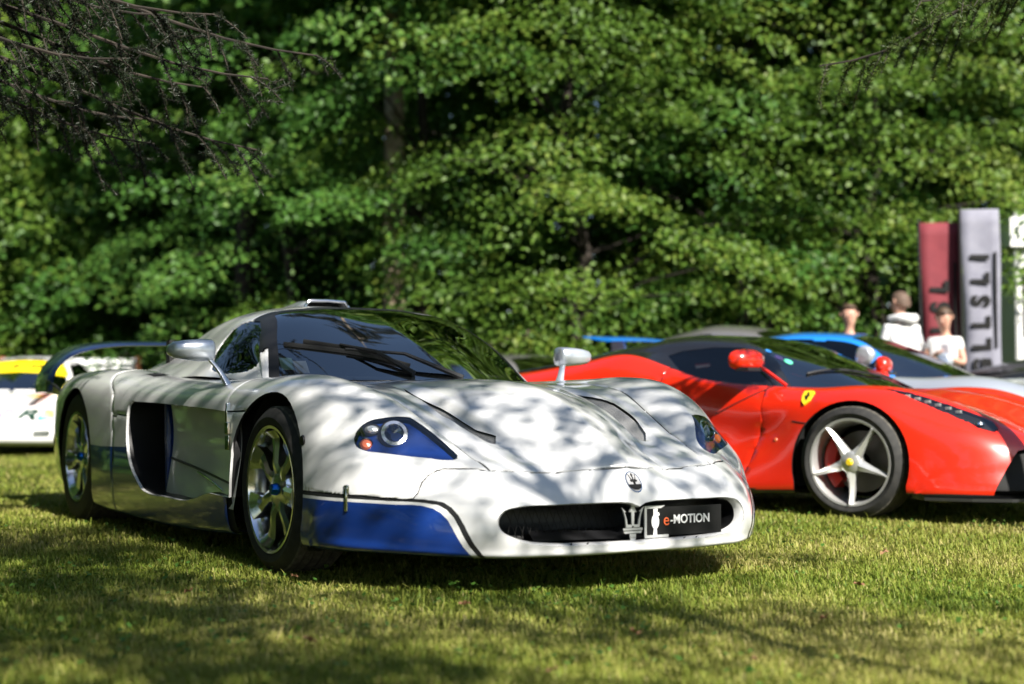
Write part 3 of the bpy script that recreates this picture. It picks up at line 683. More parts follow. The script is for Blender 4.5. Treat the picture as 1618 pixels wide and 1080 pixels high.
    MB().prism([(.027 * math.cos(t), -.012 + .024 * math.sin(t) if math.sin(t) < 0 else -.012) for t in np.linspace(math.pi, 2 * math.pi, 14)], .0042, .0052, MBd).build('badge_band', M['k_letter'], bd, smooth=False)
    tri(MBd @ Matrix.Translation((0, .010, .0042)) @ Matrix.Scale(.36, 4), M['k_letter'], bd, 1.0, 'badge_trident')
    # ---- latches, filler cap, side repeater
    for sgn in (1, -1):
        if sgn < 0:
          lp = tree.find_nearest(Vector((.655, .91, .335)))[0]; b = MB(); b.box((lp.x, lp.y * sgn, .362), (.026, .012, .030)); b.box((lp.x + .002, (lp.y + .003) * sgn, .325), (.015, .010, .085)); bevel(b.build('bonnet_latch', M['chrome'], root), .003)
        b = MB(); b.lathe([(0, .006 * sgn), (.018, .006 * sgn), (.021, 0)], 'Y', 20, c=(.345, .950 * sgn, .527)); b.build('marker_cap', M['black'], root)
        b = MB(); b.box((-.405, .972 * sgn, .62), (.014, .02, .09)); b.box((-.395, .978 * sgn, .56), (.035, .014, .05)); b.box((-.395, .976 * sgn, .50), (.04, .012, .06)); bevel(b.build('fender_latch', M['chrome'], root), .003)
        arch_liner(root, 0, .90 * sgn, .62 * sgn, .325, .40); arch_liner(root, -2.8, .94 * sgn, .60 * sgn, .335, .43)
        # wheel-arch edge: small return lip
        # side recess: rim walls, recessed door skin, dark duct, upright vane
        I3 = []
        for (x, z) in intake:
            h = tree.ray_cast(Vector((x, 3, z)), Vector((0, -1, 0))); I3.append((x, (h[0].y if h[0] else .98) - .001, z))
        I3 = [(x, y * sgn, z) for x, y, z in I3]
        n_ = len(I3)
        V = I3 + [(x + (.004 if x < -1.3 else -.003), y - .012 * sgn, .45 + (z - .45) * .985) for x, y, z in I3] + [(x, y - .22 * sgn, .45 + (z - .45) * .95) for x, y, z in I3]
        F = [(i * n_ + j, i * n_ + (j + 1) % n_, (i + 1) * n_ + (j + 1) % n_, (i + 1) * n_ + j) for i in range(2) for j in range(n_)]
        MB().add(V[:2 * n_], F[:n_]).build('recess_lip', M['white'], root)
        MB().add(V[n_:], F[:n_]).build('recess_wall', M['black'], root)
        xs = np.linspace(-.35, -1.43, 24); zs = np.linspace(.225, .672, 16); GG = []
        for z in zs:
            for x in xs:
                t = (x + .35) / -1.08; yv = .945 - .055 * math.sin(min(1, t * 1.1) * math.pi / 2) - .016 * math.sin(np.clip((z - .36) / .3, 0, 1) * math.pi) + .02 * max(0, (.36 - z) / .13)
                GG.append((x, yv * sgn, z))
        F = [(j * 24 + i, j * 24 + i + 1, (j + 1) * 24 + i + 1, (j + 1) * 24 + i) for j in range(15) for i in range(23)]
        dr = MB().add(GG, F).build('door', [M['white']], root)
        b = MB()
        b.tube(bez([(-1.42, .887 * sgn, .40), (-1.1, .895 * sgn, .375), (-.72, .915 * sgn, .345), (-.38, .945 * sgn, .32)], 6), .006, 6); b.build('door_trim', M['black'], dr)
        b = MB(); b.tube(bez([(-.55, .942 * sgn, .292), (-.75, .925 * sgn, .325), (-.98, .905 * sgn, .352)], 6), .004, 6); b.build('door_trim', M['chrome'], dr)
        b = MB(); b.tube([(-1.02, .886 * sgn, .37), (-1.01, .875 * sgn, .5), (-1.02, .885 * sgn, .66)], .0025, 6); b.build('door_shut_line', M['matte'], dr)
        b = MB(); b.box((-1.60, .70 * sgn, .45), (.60, .02, .46)); b.build('intake_duct', M['matte'], root)
        b = MB(); b.add([(-1.435, .905 * sgn, .235), (-1.475, .90 * sgn, .235), (-1.525, .895 * sgn, .67), (-1.465, .90 * sgn, .67), (-1.435, .86 * sgn, .235), (-1.475, .85 * sgn, .235), (-1.525, .84 * sgn, .67), (-1.465, .85 * sgn, .67)], [(0, 1, 2, 3), (4, 7, 6, 5), (0, 3, 7, 4), (1, 5, 6, 2), (3, 2, 6, 7), (0, 4, 5, 1)]); bevel(b.build('intake_vane', M['blue'], root), .006)
        b = MB()
        for i in range(14): b.tube([(-1.5 - .02 * i, .80 * sgn, .28 + .008 * i), (-1.54 - .02 * i, .79 * sgn, .60)], .0022, 4)
        b.build('intake_mesh', M['black'], root)
        # vent slot on the shoulder behind the door
        b = MB(); b.add([(-1.78, .78 * sgn, .806), (-2.10, .80 * sgn, .823), (-2.12, .84 * sgn, .820), (-1.80, .855 * sgn, .799)], [(0, 1, 2, 3)]); b.build('shoulder_vent', M['matte'], root)
    # ---- greenhouse
    ku = np.linspace(0, 3, 121); kk = np.concatenate([np.linspace(0, 2, 49)[:-1], np.linspace(2, 4, 41)])
    Cg = loft(MC_CAB, ku, kk, 3, 2)
    cb = grid_bm(Cg); ck = cb.faces.layers.int.new('zone')
    sg = [(-1.285, .826), (-1.37, .90), (-1.40, .97), (-1.39, 1.02), (-1.34, 1.047), (-1.265, 1.058), (-1.165, 1.052), (-1.06, 1.005), (-.96, .935), (-.885, .865), (-.885, .832), (-.93, .808), (-1.05, .802), (-1.179, .806)]
    cut(cb, sg, X, Z, lambda c: c.y > .40 and c.x > -1.6)
    ws = [(0.012, .0)]
    tree_c = BVHTree.FromBMesh(cb)
    # windscreen region by grid indices: recompute with u,k limits
    U_, K_ = np.meshgrid(ku, kk)
    # nearest grid parameter lookup
    from mathutils.kdtree import KDTree
    kd = KDTree(Cg.shape[0] * Cg.shape[1]); fl = Cg.reshape(-1, 3)
    for i, p in enumerate(fl): kd.insert(p, i)
    kd.balance(); Uf, Kf = U_.ravel(), K_.ravel()
    for f in cb.faces:
        c = f.calc_center_median(); _, i, _ = kd.find(c); u, k = Uf[i], Kf[i]
        if c.y > .40 and c.x > -1.6 and inside(sg, c.x, c.z): z = 2
        elif u < .985 and k < 1.9: z = 1
        elif u < 1.02 and k < 2.06: z = 3
        elif .40 < u < 1.12 and k < 2.9 and c.z > .885 and c.x > -1.40: z = 3
        else: z = 4
        f[ck] = z
    cb.normal_update()
    bm_obj('roof', take(cb, ck, (4,), 2), M['white'], root)
    bm_obj('windscreen', take(cb, ck, (1,), 2, gap=0), M['glass'], root)
    bm_obj('windscreen_frame', take(cb, ck, (3,), 2, gap=0, off=.001), M['black'], root)
    for mi in (0, 1): bm_obj('side_window', take(cb, ck, (2,), mi, gap=.0, off=-.003), M['dark_glass'], root)
    # interior
    b = MB(); b.box((-1.45, 0, .50), (1.7, 1.36, .10)); b.box((-2.25, 0, .75), (.06, 1.3, .5)); b.build('cabin_floor', M['matte'], root)
    V = [(-.30, -.30, .755), (-.30, .30, .755), (-.62, .60, .765), (-.95, .66, .79), (-.95, -.66, .79), (-.62, -.60, .765), (-1.0, -.66, .55), (-1.0, .66, .55)]
    MB().add(V, [(0, 1, 2, 5), (5, 2, 3, 4), (4, 3, 7, 6)]).build('dashboard', noisy('dash_grey', (.08, .08, .085), (.13, .13, .135), 40, .7), root)
    for yy in (-.34, .34):
        b = MB(); b.add([(-1.45, yy - .22, .55), (-1.45, yy + .22, .55), (-1.62, yy + .23, .80), (-1.72, yy + .17, 1.0), (-1.72, yy - .17, 1.0), (-1.62, yy - .23, .80), (-1.62, yy - .2, .55), (-1.62, yy + .2, .55), (-1.82, yy + .15, 1.0), (-1.82, yy - .15, 1.0)], [(0, 1, 2, 5), (5, 2, 3, 4), (4, 3, 8, 9), (0, 5, 6), (1, 7, 2), (5, 4, 9, 6), (3, 2, 7, 8)]); b.box((-1.25, yy, .54), (.5, .44, .1))
        bevel(b.build('seat', M['leather'], root), .02)
    b = MB(); ring = [Vector((-1.05, .34, .83)) + Matrix.Rotation(R(-62), 3, 'Y') @ Vector((.165 * math.cos(t), .165 * math.sin(t), 0)) for t in np.linspace(0, 2 * math.pi, 33)]
    b.tube(ring, .014, 8, False); b.tube([ring[4], ring[20]], .012, 6); b.build('steering_wheel', M['leather'], root)
    b = MB(); b.box((-1.02, 0, 1.045), (.03, .2, .05)); bevel(b.build('rear_view_mirror', M['black'], root), .008)
    # papers at the foot of the screen
    for (x, y, z, c_, w_) in ((-.80, -.575, .815, (.35, .62, .52), .055), (-.74, -.53, .800, (.75, .75, .75), .055)):
        b = MB(); b.add([(x, y, z), (x + .035, y + w_ * .9, z), (x - .01, y + w_ * .9, z + .055), (x - .045, y, z + .055)], [(0, 1, 2, 3)]); b.build('permit_sticker', mat('paper', c_, .6), root, smooth=False)
    # wipers lying on the glass
    def onglass(x, y, up=.012):
        h = tree_c.ray_cast(Vector((x, abs(y), 2)), Vector((0, 0, -1)))
        if not h[0]: return Vector((x, y, .78))
        n = h[1] if h[1].z > 0 else -h[1]; n = Vector((n.x, n.y * (1 if y >= 0 else -1), n.z))
        return Vector((x, y, h[0].z)) + n * up
    for A_, B_, C_ in (((-.84, -.55), (-.38, -.14), (-.24, .05)), ((-.80, -.47), (-.52, -.23), (-.30, -.16))):
        b = MB(); n = 14
        b.tube([onglass(A_[0] + (B_[0] - A_[0]) * i / n, A_[1] + (B_[1] - A_[1]) * i / n, .008) for i in range(n + 1)], .007, 6, flat=1.6)
        wp = b.build('wiper', M['black'], root)
        b = MB(); mid = ((A_[0] + B_[0]) / 2, (A_[1] + B_[1]) / 2)
        b.tube([onglass(*mid, .02), onglass((mid[0] + C_[0]) / 2, (mid[1] + C_[1]) / 2, .045), onglass(*C_, .012)], [.006, .009, .014], 6); b.build('wiper_arm', M['black'], wp)
    # roof scoop
    b = MB(); V = []; F = []
    for i, (x, w_, z0, z1) in enumerate(((-1.62, .12, 1.13, 1.198), (-1.75, .125, 1.125, 1.202), (-2.0, .12, 1.08, 1.18), (-2.3, .09, .98, 1.08), (-2.6, .05, .86, .92))):
        for (q, zz) in ((-1, 0), (-1, .6), (-.82, .95), (0, 1), (.82, .95), (1, .6), (1, 0)): V.append((x, w_ * q, z0 + (z1 - z0) * zz))
    for i in range(4):
        for j in range(6): F.append((i * 7 + j, i * 7 + j + 1, i * 7 + 8 + j, i * 7 + 7 + j))
    scp = b.add(V, F).build('roof_scoop', M['white'], root, sharp=60)
    b = MB(); b.tube([(-1.615, y, z) for (x, y, z) in V[:7]], .008, 8); b.build('scoop_rim', M['chrome'], scp)
    b = MB(); b.add([(-1.70, y * .95, z) for (x, y, z) in V[:7]], [tuple(range(7))]); b.build('scoop_mouth', M['matte'], scp)
    # mirrors
    for sgn in (1, -1):
        V = []; F = []; n = 16; rings = []
        pr = [(-.10, .30), (-.098, .80), (-.085, .97), (-.04, 1.03), (.03, 1.0), (.075, .86), (.098, .55), (.104, .2)]
        b = MB()
        # housing: rounded, flat mirror side facing back; local x backwards depth, y outwards
        for i, (yy, k_) in enumerate(pr):
            for j in range(n):
                w = 2 * math.pi * j / n; cx_ = math.cos(w); sz = math.sin(w)
                ex = .062 * k_ * math.copysign(abs(cx_) ** .6, cx_) * (1.0 if cx_ > 0 else .55); ez = .052 * k_ * math.copysign(abs(sz) ** .6, sz) * (1 - .25 * (yy + .1) / .2)
                V.append((-.80 + ex - .03 * (yy + .1), (1.005 + yy) * sgn, .897 + ez))
        for i in range(len(pr) - 1):
            for j in range(n): F.append((i * n + j, i * n + (j + 1) % n, (i + 1) * n + (j + 1) % n, (i + 1) * n + j))
        F += [tuple(range(n)), tuple((len(pr) - 1) * n + j for j in range(n))]
        mo = b.add(V, F).build('wing_mirror', M['silver'], root, sharp=70)
        b = MB(); b.tube(bez([(-.71, .855 * sgn, .728), (-.73, .885 * sgn, .79), (-.76, .915 * sgn, .84), (-.785, .94 * sgn, .875)], 4), [.034, .030, .027, .024, .021, .019, .018, .017, .016, .016, .016, .016, .016], 10, flat=.6); b.build('mirror_stalk', M['silver'], mo)
        b = MB(); b.box((-.836, 1.0 * sgn, .897), (.004, .15, .075)); bevel(b.build('mirror_glass', M['chrome'], mo), .002)
    # rear wing: one swept aerofoil that turns down into its end plates
    path = bez([(0, 1.020), (.35, 1.018), (.58, 1.008), (.72, .985), (.83, .945), (.905, .88), (.94, .80), (.945, .725)], 5)
    pth = [(-y, z) for y, z in path[::-1]] + [tuple(p) for p in path[1:]]
    V = []; F = []; sec = [(0, .0), (.03, .011), (.12, .016), (.28, .010), (.40, .0), (.28, -.006), (.12, -.010), (.03, -.007)]; ns = len(sec)
    for i, (y, z) in enumerate(pth):
        a = pth[max(0, i - 1)]; c = pth[min(len(pth) - 1, i + 1)]; t = Vector((c[0] - a[0], c[1] - a[1])).normalized(); nz = Vector((-t[1], t[0])); 
        k_ = abs(y) / .945; ch = 1 + .15 * k_ ** 3; xl = -3.52 - .05 * k_ ** 2
        for (sx_, sz_) in sec:
            V.append((xl - sx_ * ch, y + nz[0] * sz_, z + nz[1] * sz_ + (sx_ * .10 if k_ < .8 else sx_ * .10 * (1 - k_) * 5)))
    for i in range(len(pth) - 1):
        for j in range(ns): F.append((i * ns + j, i * ns + (j + 1) % ns, (i + 1) * ns + (j + 1) % ns, (i + 1) * ns + j))
    F += [tuple(range(ns)), tuple((len(pth) - 1) * ns + j for j in range(ns))]
    MB().add(V, F).build('rear_wing', M['navy'], root, sharp=70)
    for sgn in (1, -1):
        b = MB(); b.add([(-3.42, .875 * sgn, .70), (-3.93, .86 * sgn, .72), (-3.96, .93 * sgn, .80), (-3.62, .95 * sgn, .80), (-3.42, .91 * sgn, .70), (-3.93, .90 * sgn, .72), (-3.96, .95 * sgn, .80), (-3.62, .965 * sgn, .80)], [(0, 1, 2, 3), (4, 7, 6, 5), (0, 3, 7, 4), (1, 5, 6, 2), (3, 2, 6, 7), (0, 4, 5, 1)]); bevel(b.build('wing_end_plate', M['carbon'], root), .01)
    # tail and floor
    tl = G[:, 0]; pts = [tuple(p) for p in tl] ; V = pts + [(p[0], -p[1], p[2]) for p in pts[::-1]]
    MB().add(V, [tuple(range(len(V)))]).build('tail_panel', M['black'], root, smooth=False)
    MB().box((-1.55, 0, .118), (4.3, 1.3, .02)).build('floor_pan', M['matte'], root)
    for sgn in (-1, 1):
        wheel(root, 0, .83 * sgn, .327, sgn, .327, .245, .247, 'seven', M['nut_blue'], M['steel'], M['alloy'], 0, R(97))
        wheel(root, -2.8, .825 * sgn, .362, sgn, .362, .345, .247, 'seven', M['nut_blue'], M['steel'], M['alloy'], 0, R(85))
    bm.free(); cb.free()
    return root
build_coupe()
# ---- feature lines of the red coupe
FE_LINES = [
 [(-3.6,-3.58,0,.80),(-3.2,-3.2,0,.86),(-2.65,-2.65,0,.88),(-2.1,-2.1,0,.86),(-1.65,-1.65,0,.80),(-1.1,-1.1,0,.77),(-.6,-.6,0,.755),(-.3,-.3,0,.75),(0,0,0,.752),(.2,.2,0,.742),(.4,.42,0,.708),(.6,.63,0,.648),(.85,.83,0,.565),(1.1,1.0,0,.475),(1.35,1.07,0,.40),(1.6,1.06,0,.28),(1.8,1.07,0,.13),(1.9,.9,0,.11)],
 [(-3.6,-3.58,.35,.80),(-3.2,-3.2,.36,.86),(-2.65,-2.65,.37,.87),(-2.1,-2.1,.38,.85),(-1.65,-1.65,.39,.80),(-1.1,-1.1,.40,.77),(-.6,-.6,.42,.752),(-.3,-.3,.42,.742),(0,0,.40,.725),(.2,.2,.38,.70),(.4,.41,.36,.658),(.6,.62,.34,.60),(.85,.81,.33,.52),(1.1,.97,.32,.445),(1.35,1.04,.32,.385),(1.6,1.04,.33,.28),(1.8,1.05,.33,.13),(1.9,.88,.33,.11)],
 [(-3.6,-3.56,.58,.80),(-3.2,-3.2,.62,.85),(-2.65,-2.65,.64,.87),(-2.1,-2.1,.65,.90),(-1.65,-1.65,.64,.90),(-1.1,-1.1,.66,.78),(-.6,-.6,.66,.758),(-.3,-.3,.62,.745),(0,0,.60,.740),(.2,.2,.58,.718),(.4,.40,.55,.675),(.6,.60,.53,.612),(.85,.79,.52,.53),(1.1,.93,.51,.45),(1.35,.99,.51,.385),(1.6,1.0,.52,.28),(1.8,1.01,.52,.13),(1.9,.84,.52,.11)],
 [(-3.6,-3.54,.70,.79),(-3.2,-3.2,.74,.84),(-2.65,-2.65,.77,.86),(-2.1,-2.1,.77,.922),(-1.65,-1.65,.76,.975),(-1.35,-1.35,.775,.887),(-1.1,-1.1,.80,.815),(-.6,-.6,.775,.762),(-.3,-.3,.735,.752),(0,0,.72,.764),(.2,.2,.70,.750),(.4,.39,.685,.700),(.6,.58,.675,.628),(.85,.74,.67,.545),(1.1,.86,.66,.455),(1.35,.91,.66,.385),(1.6,.93,.67,.28),(1.8,.95,.67,.135),(1.9,.78,.67,.11)],
 [(-3.6,-3.52,.80,.74),(-3.2,-3.2,.85,.79),(-2.65,-2.65,.89,.82),(-2.1,-2.1,.88,.87),(-1.65,-1.65,.865,.895),(-1.35,-1.35,.845,.815),(-1.1,-1.1,.842,.762),(-.6,-.6,.84,.725),(-.3,-.3,.85,.725),(0,0,.845,.735),(.2,.2,.83,.715),(.4,.37,.815,.655),(.6,.53,.805,.58),(.85,.66,.80,.508),(1.1,.75,.79,.44),(1.35,.79,.79,.375),(1.6,.81,.80,.28),(1.8,.83,.80,.14),(1.9,.68,.79,.11)],
 [(-3.6,-3.5,.86,.64),(-3.2,-3.2,.92,.68),(-2.65,-2.65,.975,.70),(-2.1,-2.1,.965,.72),(-1.65,-1.65,.93,.73),(-1.35,-1.35,.885,.68),(-1.1,-1.1,.868,.64),(-.6,-.6,.895,.62),(-.3,-.3,.93,.63),(0,0,.925,.66),(.2,.2,.918,.63),(.4,.345,.905,.56),(.6,.46,.895,.50),(.85,.55,.885,.45),(1.1,.61,.88,.40),(1.35,.64,.88,.35),(1.6,.66,.89,.27),(1.8,.68,.89,.145),(1.9,.56,.88,.11)],
 [(-3.6,-3.49,.88,.50),(-3.2,-3.2,.95,.50),(-2.65,-2.65,.995,.50),(-2.1,-2.1,.985,.50),(-1.65,-1.65,.945,.50),(-1.35,-1.35,.895,.49),(-1.1,-1.1,.870,.47),(-.6,-.6,.905,.46),(-.3,-.3,.955,.47),(0,0,.955,.50),(.2,.2,.952,.47),(.4,.325,.945,.43),(.6,.40,.94,.39),(.85,.45,.935,.355),(1.1,.49,.93,.32),(1.35,.51,.93,.29),(1.6,.525,.935,.24),(1.8,.535,.935,.15),(1.9,.45,.92,.12)],
 [(-3.6,-3.48,.87,.36),(-3.2,-3.2,.94,.34),(-2.65,-2.65,.985,.30),(-2.1,-2.1,.985,.29),(-1.65,-1.65,.965,.28),(-1.35,-1.35,.945,.27),(-1.1,-1.1,.94,.27),(-.6,-.6,.955,.27),(-.3,-.3,.968,.28),(0,0,.965,.28),(.2,.2,.965,.28),(.4,.31,.962,.265),(.6,.36,.96,.25),(.85,.39,.958,.235),(1.1,.41,.956,.22),(1.35,.42,.955,.205),(1.6,.43,.955,.19),(1.8,.435,.95,.152),(1.9,.38,.93,.13)],
 [(-3.6,-3.46,.84,.25),(-3.2,-3.2,.91,.2),(-2.65,-2.65,.96,.15),(-2.1,-2.1,.965,.13),(-1.65,-1.65,.965,.13),(-1.35,-1.35,.96,.13),(-1.1,-1.1,.96,.13),(-.6,-.6,.965,.135),(-.3,-.3,.965,.145),(0,0,.962,.15),(.2,.2,.96,.155),(.4,.30,.958,.155),(.6,.33,.956,.155),(.85,.35,.955,.155),(1.1,.365,.952,.155),(1.35,.37,.95,.155),(1.6,.375,.948,.153),(1.8,.375,.945,.15),(1.9,.33,.90,.14)],
 [(-3.6,-3.44,.74,.22),(-3.2,-3.2,.82,.16),(-2.65,-2.65,.86,.12),(-2.1,-2.1,.87,.11),(-1.65,-1.65,.87,.11),(-1.35,-1.35,.87,.11),(-1.1,-1.1,.87,.11),(-.6,-.6,.87,.11),(-.3,-.3,.87,.12),(0,0,.86,.12),(.2,.2,.86,.12),(.4,.28,.86,.12),(.6,.30,.86,.12),(.85,.31,.86,.12),(1.1,.32,.855,.12),(1.35,.32,.85,.12),(1.6,.32,.85,.12),(1.8,.32,.845,.12),(1.9,.3,.82,.115)],
]
FE_U = np.linspace(-3.6, 1.9, 170); FE_J = np.linspace(0, 9, 100)
FE_CAB = [
 [(0,-.08,0,.745),(.5,-.56,0,.945),(1,-1.0,0,1.088),(1.3,-1.3,0,1.114),(2,-1.75,0,1.092),(2.5,-2.3,0,1.0),(3,-3.0,0,.86)],
 [(0,-.18,.35,.745),(.5,-.60,.31,.94),(1,-1.01,.26,1.080),(1.3,-1.3,.27,1.105),(2,-1.75,.29,1.08),(2.5,-2.3,.31,.985),(3,-3.0,.33,.855)],
 [(0,-.57,.695,.752),(.5,-.74,.60,.93),(1,-1.0,.51,1.045),(1.3,-1.3,.52,1.066),(2,-1.75,.55,1.03),(2.5,-2.25,.57,.955),(3,-2.95,.6,.855)],
 [(0,-.58,.715,.752),(.5,-.80,.69,.855),(1,-1.03,.65,.925),(1.3,-1.32,.645,.96),(2,-1.72,.65,.985),(2.5,-2.22,.635,.935),(3,-2.92,.63,.852)],
 [(0,-.59,.73,.752),(.5,-.84,.775,.765),(1,-1.06,.785,.79),(1.3,-1.34,.765,.865),(2,-1.68,.745,.955),(2.5,-2.2,.70,.925),(3,-2.9,.66,.85)],
]
# ---------------------------------------------------------------- the red coupe
def shell_car(lines, U, J, cab, opt):
    """lofted shell with wheel openings, bonnet/screen/roof zones; returns bmeshes and key layers"""
    pass
def build_red():
    root = empty('red_supercar', (2.5404, 8.936, 0), R(49.86) - math.pi / 2, 'red low supercar with black roof and yellow shield badge on its fender', 'car')
    G = loft(FE_LINES, FE_U, FE_J, 3, 2)
    # gully that runs from the fender down to the sill behind the front wheel
    P = np.array([(-.30, .66), (-.55, .50), (-.80, .36)])
    def gully(G, P, w, d):
        best = np.full(G.shape[:2], 9.0)
        for i in range(len(P) - 1):
            ab = P[i+1] - P[i]; t = np.clip(((G[..., [0, 2]] - P[i]) * ab).sum(-1) / (ab ** 2).sum(), 0, 1)
            best = np.minimum(best, np.linalg.norm(G[..., [0, 2]] - (P[i] + t[..., None] * ab), axis=-1))
        G[..., 1] -= d * np.exp(-(best / w) ** 2) * (G[..., 1] > .78)
    gully(G, P, .07, .018)
    bm = grid_bm(G); key = bm.faces.layers.int.new('zone'); X, Y, Z = (1, 0, 0), (0, 1, 0), (0, 0, 1)
    def arch(cx, cz, r, n=26): return [(cx + r * math.cos(w), cz + r * math.sin(w)) for w in np.linspace(-.3, math.pi + .3, n)] + [(cx - r * .95, .05), (cx + r * .95, .05)]
    af, ar = arch(0, .31, .365), arch(-2.65, .32, .385)
    hl = [(.14, .775), (.212, .770), (.341, .745), (.513, .715), (.657, .675), (.72, .655), (.765, .69), (.754, .725), (.686, .762), (.587, .775), (.429, .795), (.284, .800), (.18, .79)]
    foot = [(-.1, -.05), (-.1, 0), (-.19, .33), (-.40, .56), (-.58, .675), (-.83, .755), (-1.05, .765), (-1.33, .745), (-1.67, .725), (-2.18, .68), (-2.88, .63), (-2.88, -.05)]
    mouth = [(.96, .430), (.875, .400), (.84, .305), (.79, .155), (.95, .145), (1.2, .145), (1.2, .37)]
    sd = lambda c: c.y > .70
    cut(bm, af, X, Z, sd); cut(bm, ar, X, Z, sd); cut(bm, hl, X, Y, lambda c: c.z > .45); cut(bm, foot, X, Y, lambda c: c.z > .6)
    cut(bm, mouth, X, Z, lambda c: c.x > .55 and c.y > .28)
    door = [(-.62, .80), (-.60, .55), (-.66, .30), (-.72, .17), (-1.25, .17), (-1.36, .45), (-1.40, .70), (-1.33, .90)]
    cut(bm, door, X, Z, sd)
    hood = [(1.0, -.05), (1.0, 0), (.93, .45), (.80, .53), (.6, .545), (.3, .585), (0, .615), (-.3, .64), (-.55, .66), (-.40, .54), (-.18, .33), (-.09, 0), (-.09, -.05)]
    cut(bm, hood, X, Y, lambda c: c.z > .40)
    low = [(-3.6, .19), (-2, .165), (-.6, .17), (.3, .185), (.8, .185), (1.2, .185)]
    cut(bm, low, X, Z, lambda c: c.y > .0 and c.z < .35, False)
    for f in bm.faces:
        c = f.calc_center_median(); m = 0; z = 2
        if c.y > .70 and (inside(af, c.x, c.z) or inside(ar, c.x, c.z)): z = 0
        elif c.z > .6 and inside(foot, c.x, c.y): z = 0
        elif c.z > .45 and inside(hl, c.x, c.y): z = 3
        elif c.x > .55 and c.y > .28 and inside(mouth, c.x, c.z): z = 4
        elif c.z > .40 and inside(hood, c.x, c.y): z = 1
        elif c.y > .70 and inside(door, c.x, c.z): z = 5
        elif c.x < -1.0: z = 6
        if c.z < np.interp(c.x, [-3.6, -2, -.6, .3, .8], [.165, .145, .148, .160, .165]): m = 1
        f[key] = z; f.material_index = m
    bm.normal_update(); mats = [M['red'], M['carbon']]
    bm_obj('bonnet', take(bm, key, (1,), 2), mats, root)
    
    for mi in (0, 1):
        bm_obj('front_fender', take(bm, key, (2,), mi), mats, root); bm_obj('door', take(bm, key, (5,), mi), mats, root); bm_obj('rear_quarter', take(bm, key, (6,), mi), mats, root)
        bm_obj('intake_panel', take(bm, key, (4,), mi, gap=0, off=-.05), [M['matte']] * 2, root)
        h = bm_obj('headlight', take(bm, key, (3,), mi, gap=0, off=-.02), [M['black']] * 2, root)
        bm_obj('lens_cover', take(bm, key, (3,), mi, gap=0, off=-.001), [M['clear']] * 2, h)
    bm_obj('inner_skin', take(bm, key, (1, 2, 5, 6), 2, gap=0, off=-.012), [M['matte']] * 2, root)
    from mathutils.bvhtree import BVHTree
    tree = BVHTree.FromBMesh(bm)
    ontop = lambda x, y: tree.ray_cast(Vector((x, abs(y), 2)), Vector((0, 0, -1)))[0]
    def onside(x, z): 
        h = tree.ray_cast(Vector((x, 3, z)), Vector((0, -1, 0))); return h[0], h[1]
    for sgn in (1, -1):
        for i in range(6):                                                # row of small lamps in the light strip
            x = .28 + i * .055; y = .785 - .012 * i; p = ontop(x, y)
            b = MB(); b.box((x, y * sgn, p.z - .010), (.03, .022, .016)); b.build('led_lamp', M['lamp_white'], root)
        p = ontop(.67, .722); b = MB(); b.lathe([(0, .008), (.026, .004), (.032, -.01)], 'Z', 20, c=(.67, .722 * sgn, p.z - .012)); b.build('projector_lamp', M['chrome'], root)
        # fender shield with dark mark
        p, n = onside(-.305, .69); n = n if n.y > 0 else -n; n = Vector((n.x, n.y * sgn, n.z)); p = Vector((p.x, p.y * sgn, p.z))
        zl = (Vector((0, 0, 1)) - n * n.z).normalized(); xl = zl.cross(n)
        MS = Matrix.Translation(p + n * .003) @ Matrix((xl, zl, n)).transposed().to_4x4()
        sh = [(-.034, .045), (-.012, .050), (.012, .050), (.034, .045), (.037, .015), (.028, -.025), (0, -.055), (-.028, -.025), (-.037, .015)]
        so = MB().prism(sh, -.006, .004, MS).build('shield_badge', M['yellow'], root, smooth=False)
        mk = [(-.012, -.030), (-.006, -.012), (-.014, .0), (-.018, .016), (-.008, .010), (-.004, .024), (-.010, .034), (.004, .036), (.010, .026), (.006, .012), (.016, .018), (.018, .010), (.008, .0), (.012, -.014), (.004, -.030), (.004, -.016), (-.004, -.018)]
        MB().prism(mk, .004, .0055, MS).build('prancing_mark', M['k_letter'], so, smooth=False)
        p, n = onside(-.49, .44); MB().lathe([(0, .005 * sgn), (.010, .004 * sgn), (.013, 0)], 'Y', 14, c=(p.x, p.y * sgn, p.z)).build('side_marker', M['amber'], root)
        b = MB(); q = [onside(-.38 + i * .035, .552 - i * .004)[0] for i in range(4)]; b.tube([(v.x, v.y * sgn, v.z) for v in q if v], .004, 5); b.build('fender_slit', M['matte'], root)
        b = MB(); q = [onside(-.58 - i * .04, .755 - i * .0185)[0] for i in range(10)]; b.tube([(v.x, v.y * sgn, v.z) for v in q if v], .005, 5); b.build('door_crease', M['matte'], root)
        arch_liner(root, 0, .90 * sgn, .6 * sgn, .31, .378); arch_liner(root, -2.65, .93 * sgn, .58 * sgn, .32, .40)
    # front splitter
    b = MB(); L = [(1.1, 0), (1.08, .35), (1.0, .6), (.88, .8), (.7, .9), (.45, .955), (.40, .85), (.4, 0)]
    L = L + [(x, -y) for x, y in L[::-1] if y > 0]
    b.prism(L, .125, .142); b.build('front_splitter', M['carbon'], root, smooth=False)
    # greenhouse
    ku = np.linspace(0, 3, 91); kk = np.concatenate([np.linspace(0, 2, 37)[:-1], np.linspace(2, 4, 33)])
    Cg = loft(FE_CAB, ku, kk, 3, 2); cb = grid_bm(Cg); ck = cb.faces.layers.int.new('zone')
    sg = [(-1.435, .965), (-1.35, .995), (-1.134, 1.015), (-.93, 1.008), (-.86, .99), (-.77, .905), (-.675, .80), (-.70, .785), (-.80, .783), (-.964, .795), (-1.12, .812), (-1.277, .862)]
    cut(cb, sg, X, Z, lambda c: c.y > .42)
    from mathutils.kdtree import KDTree
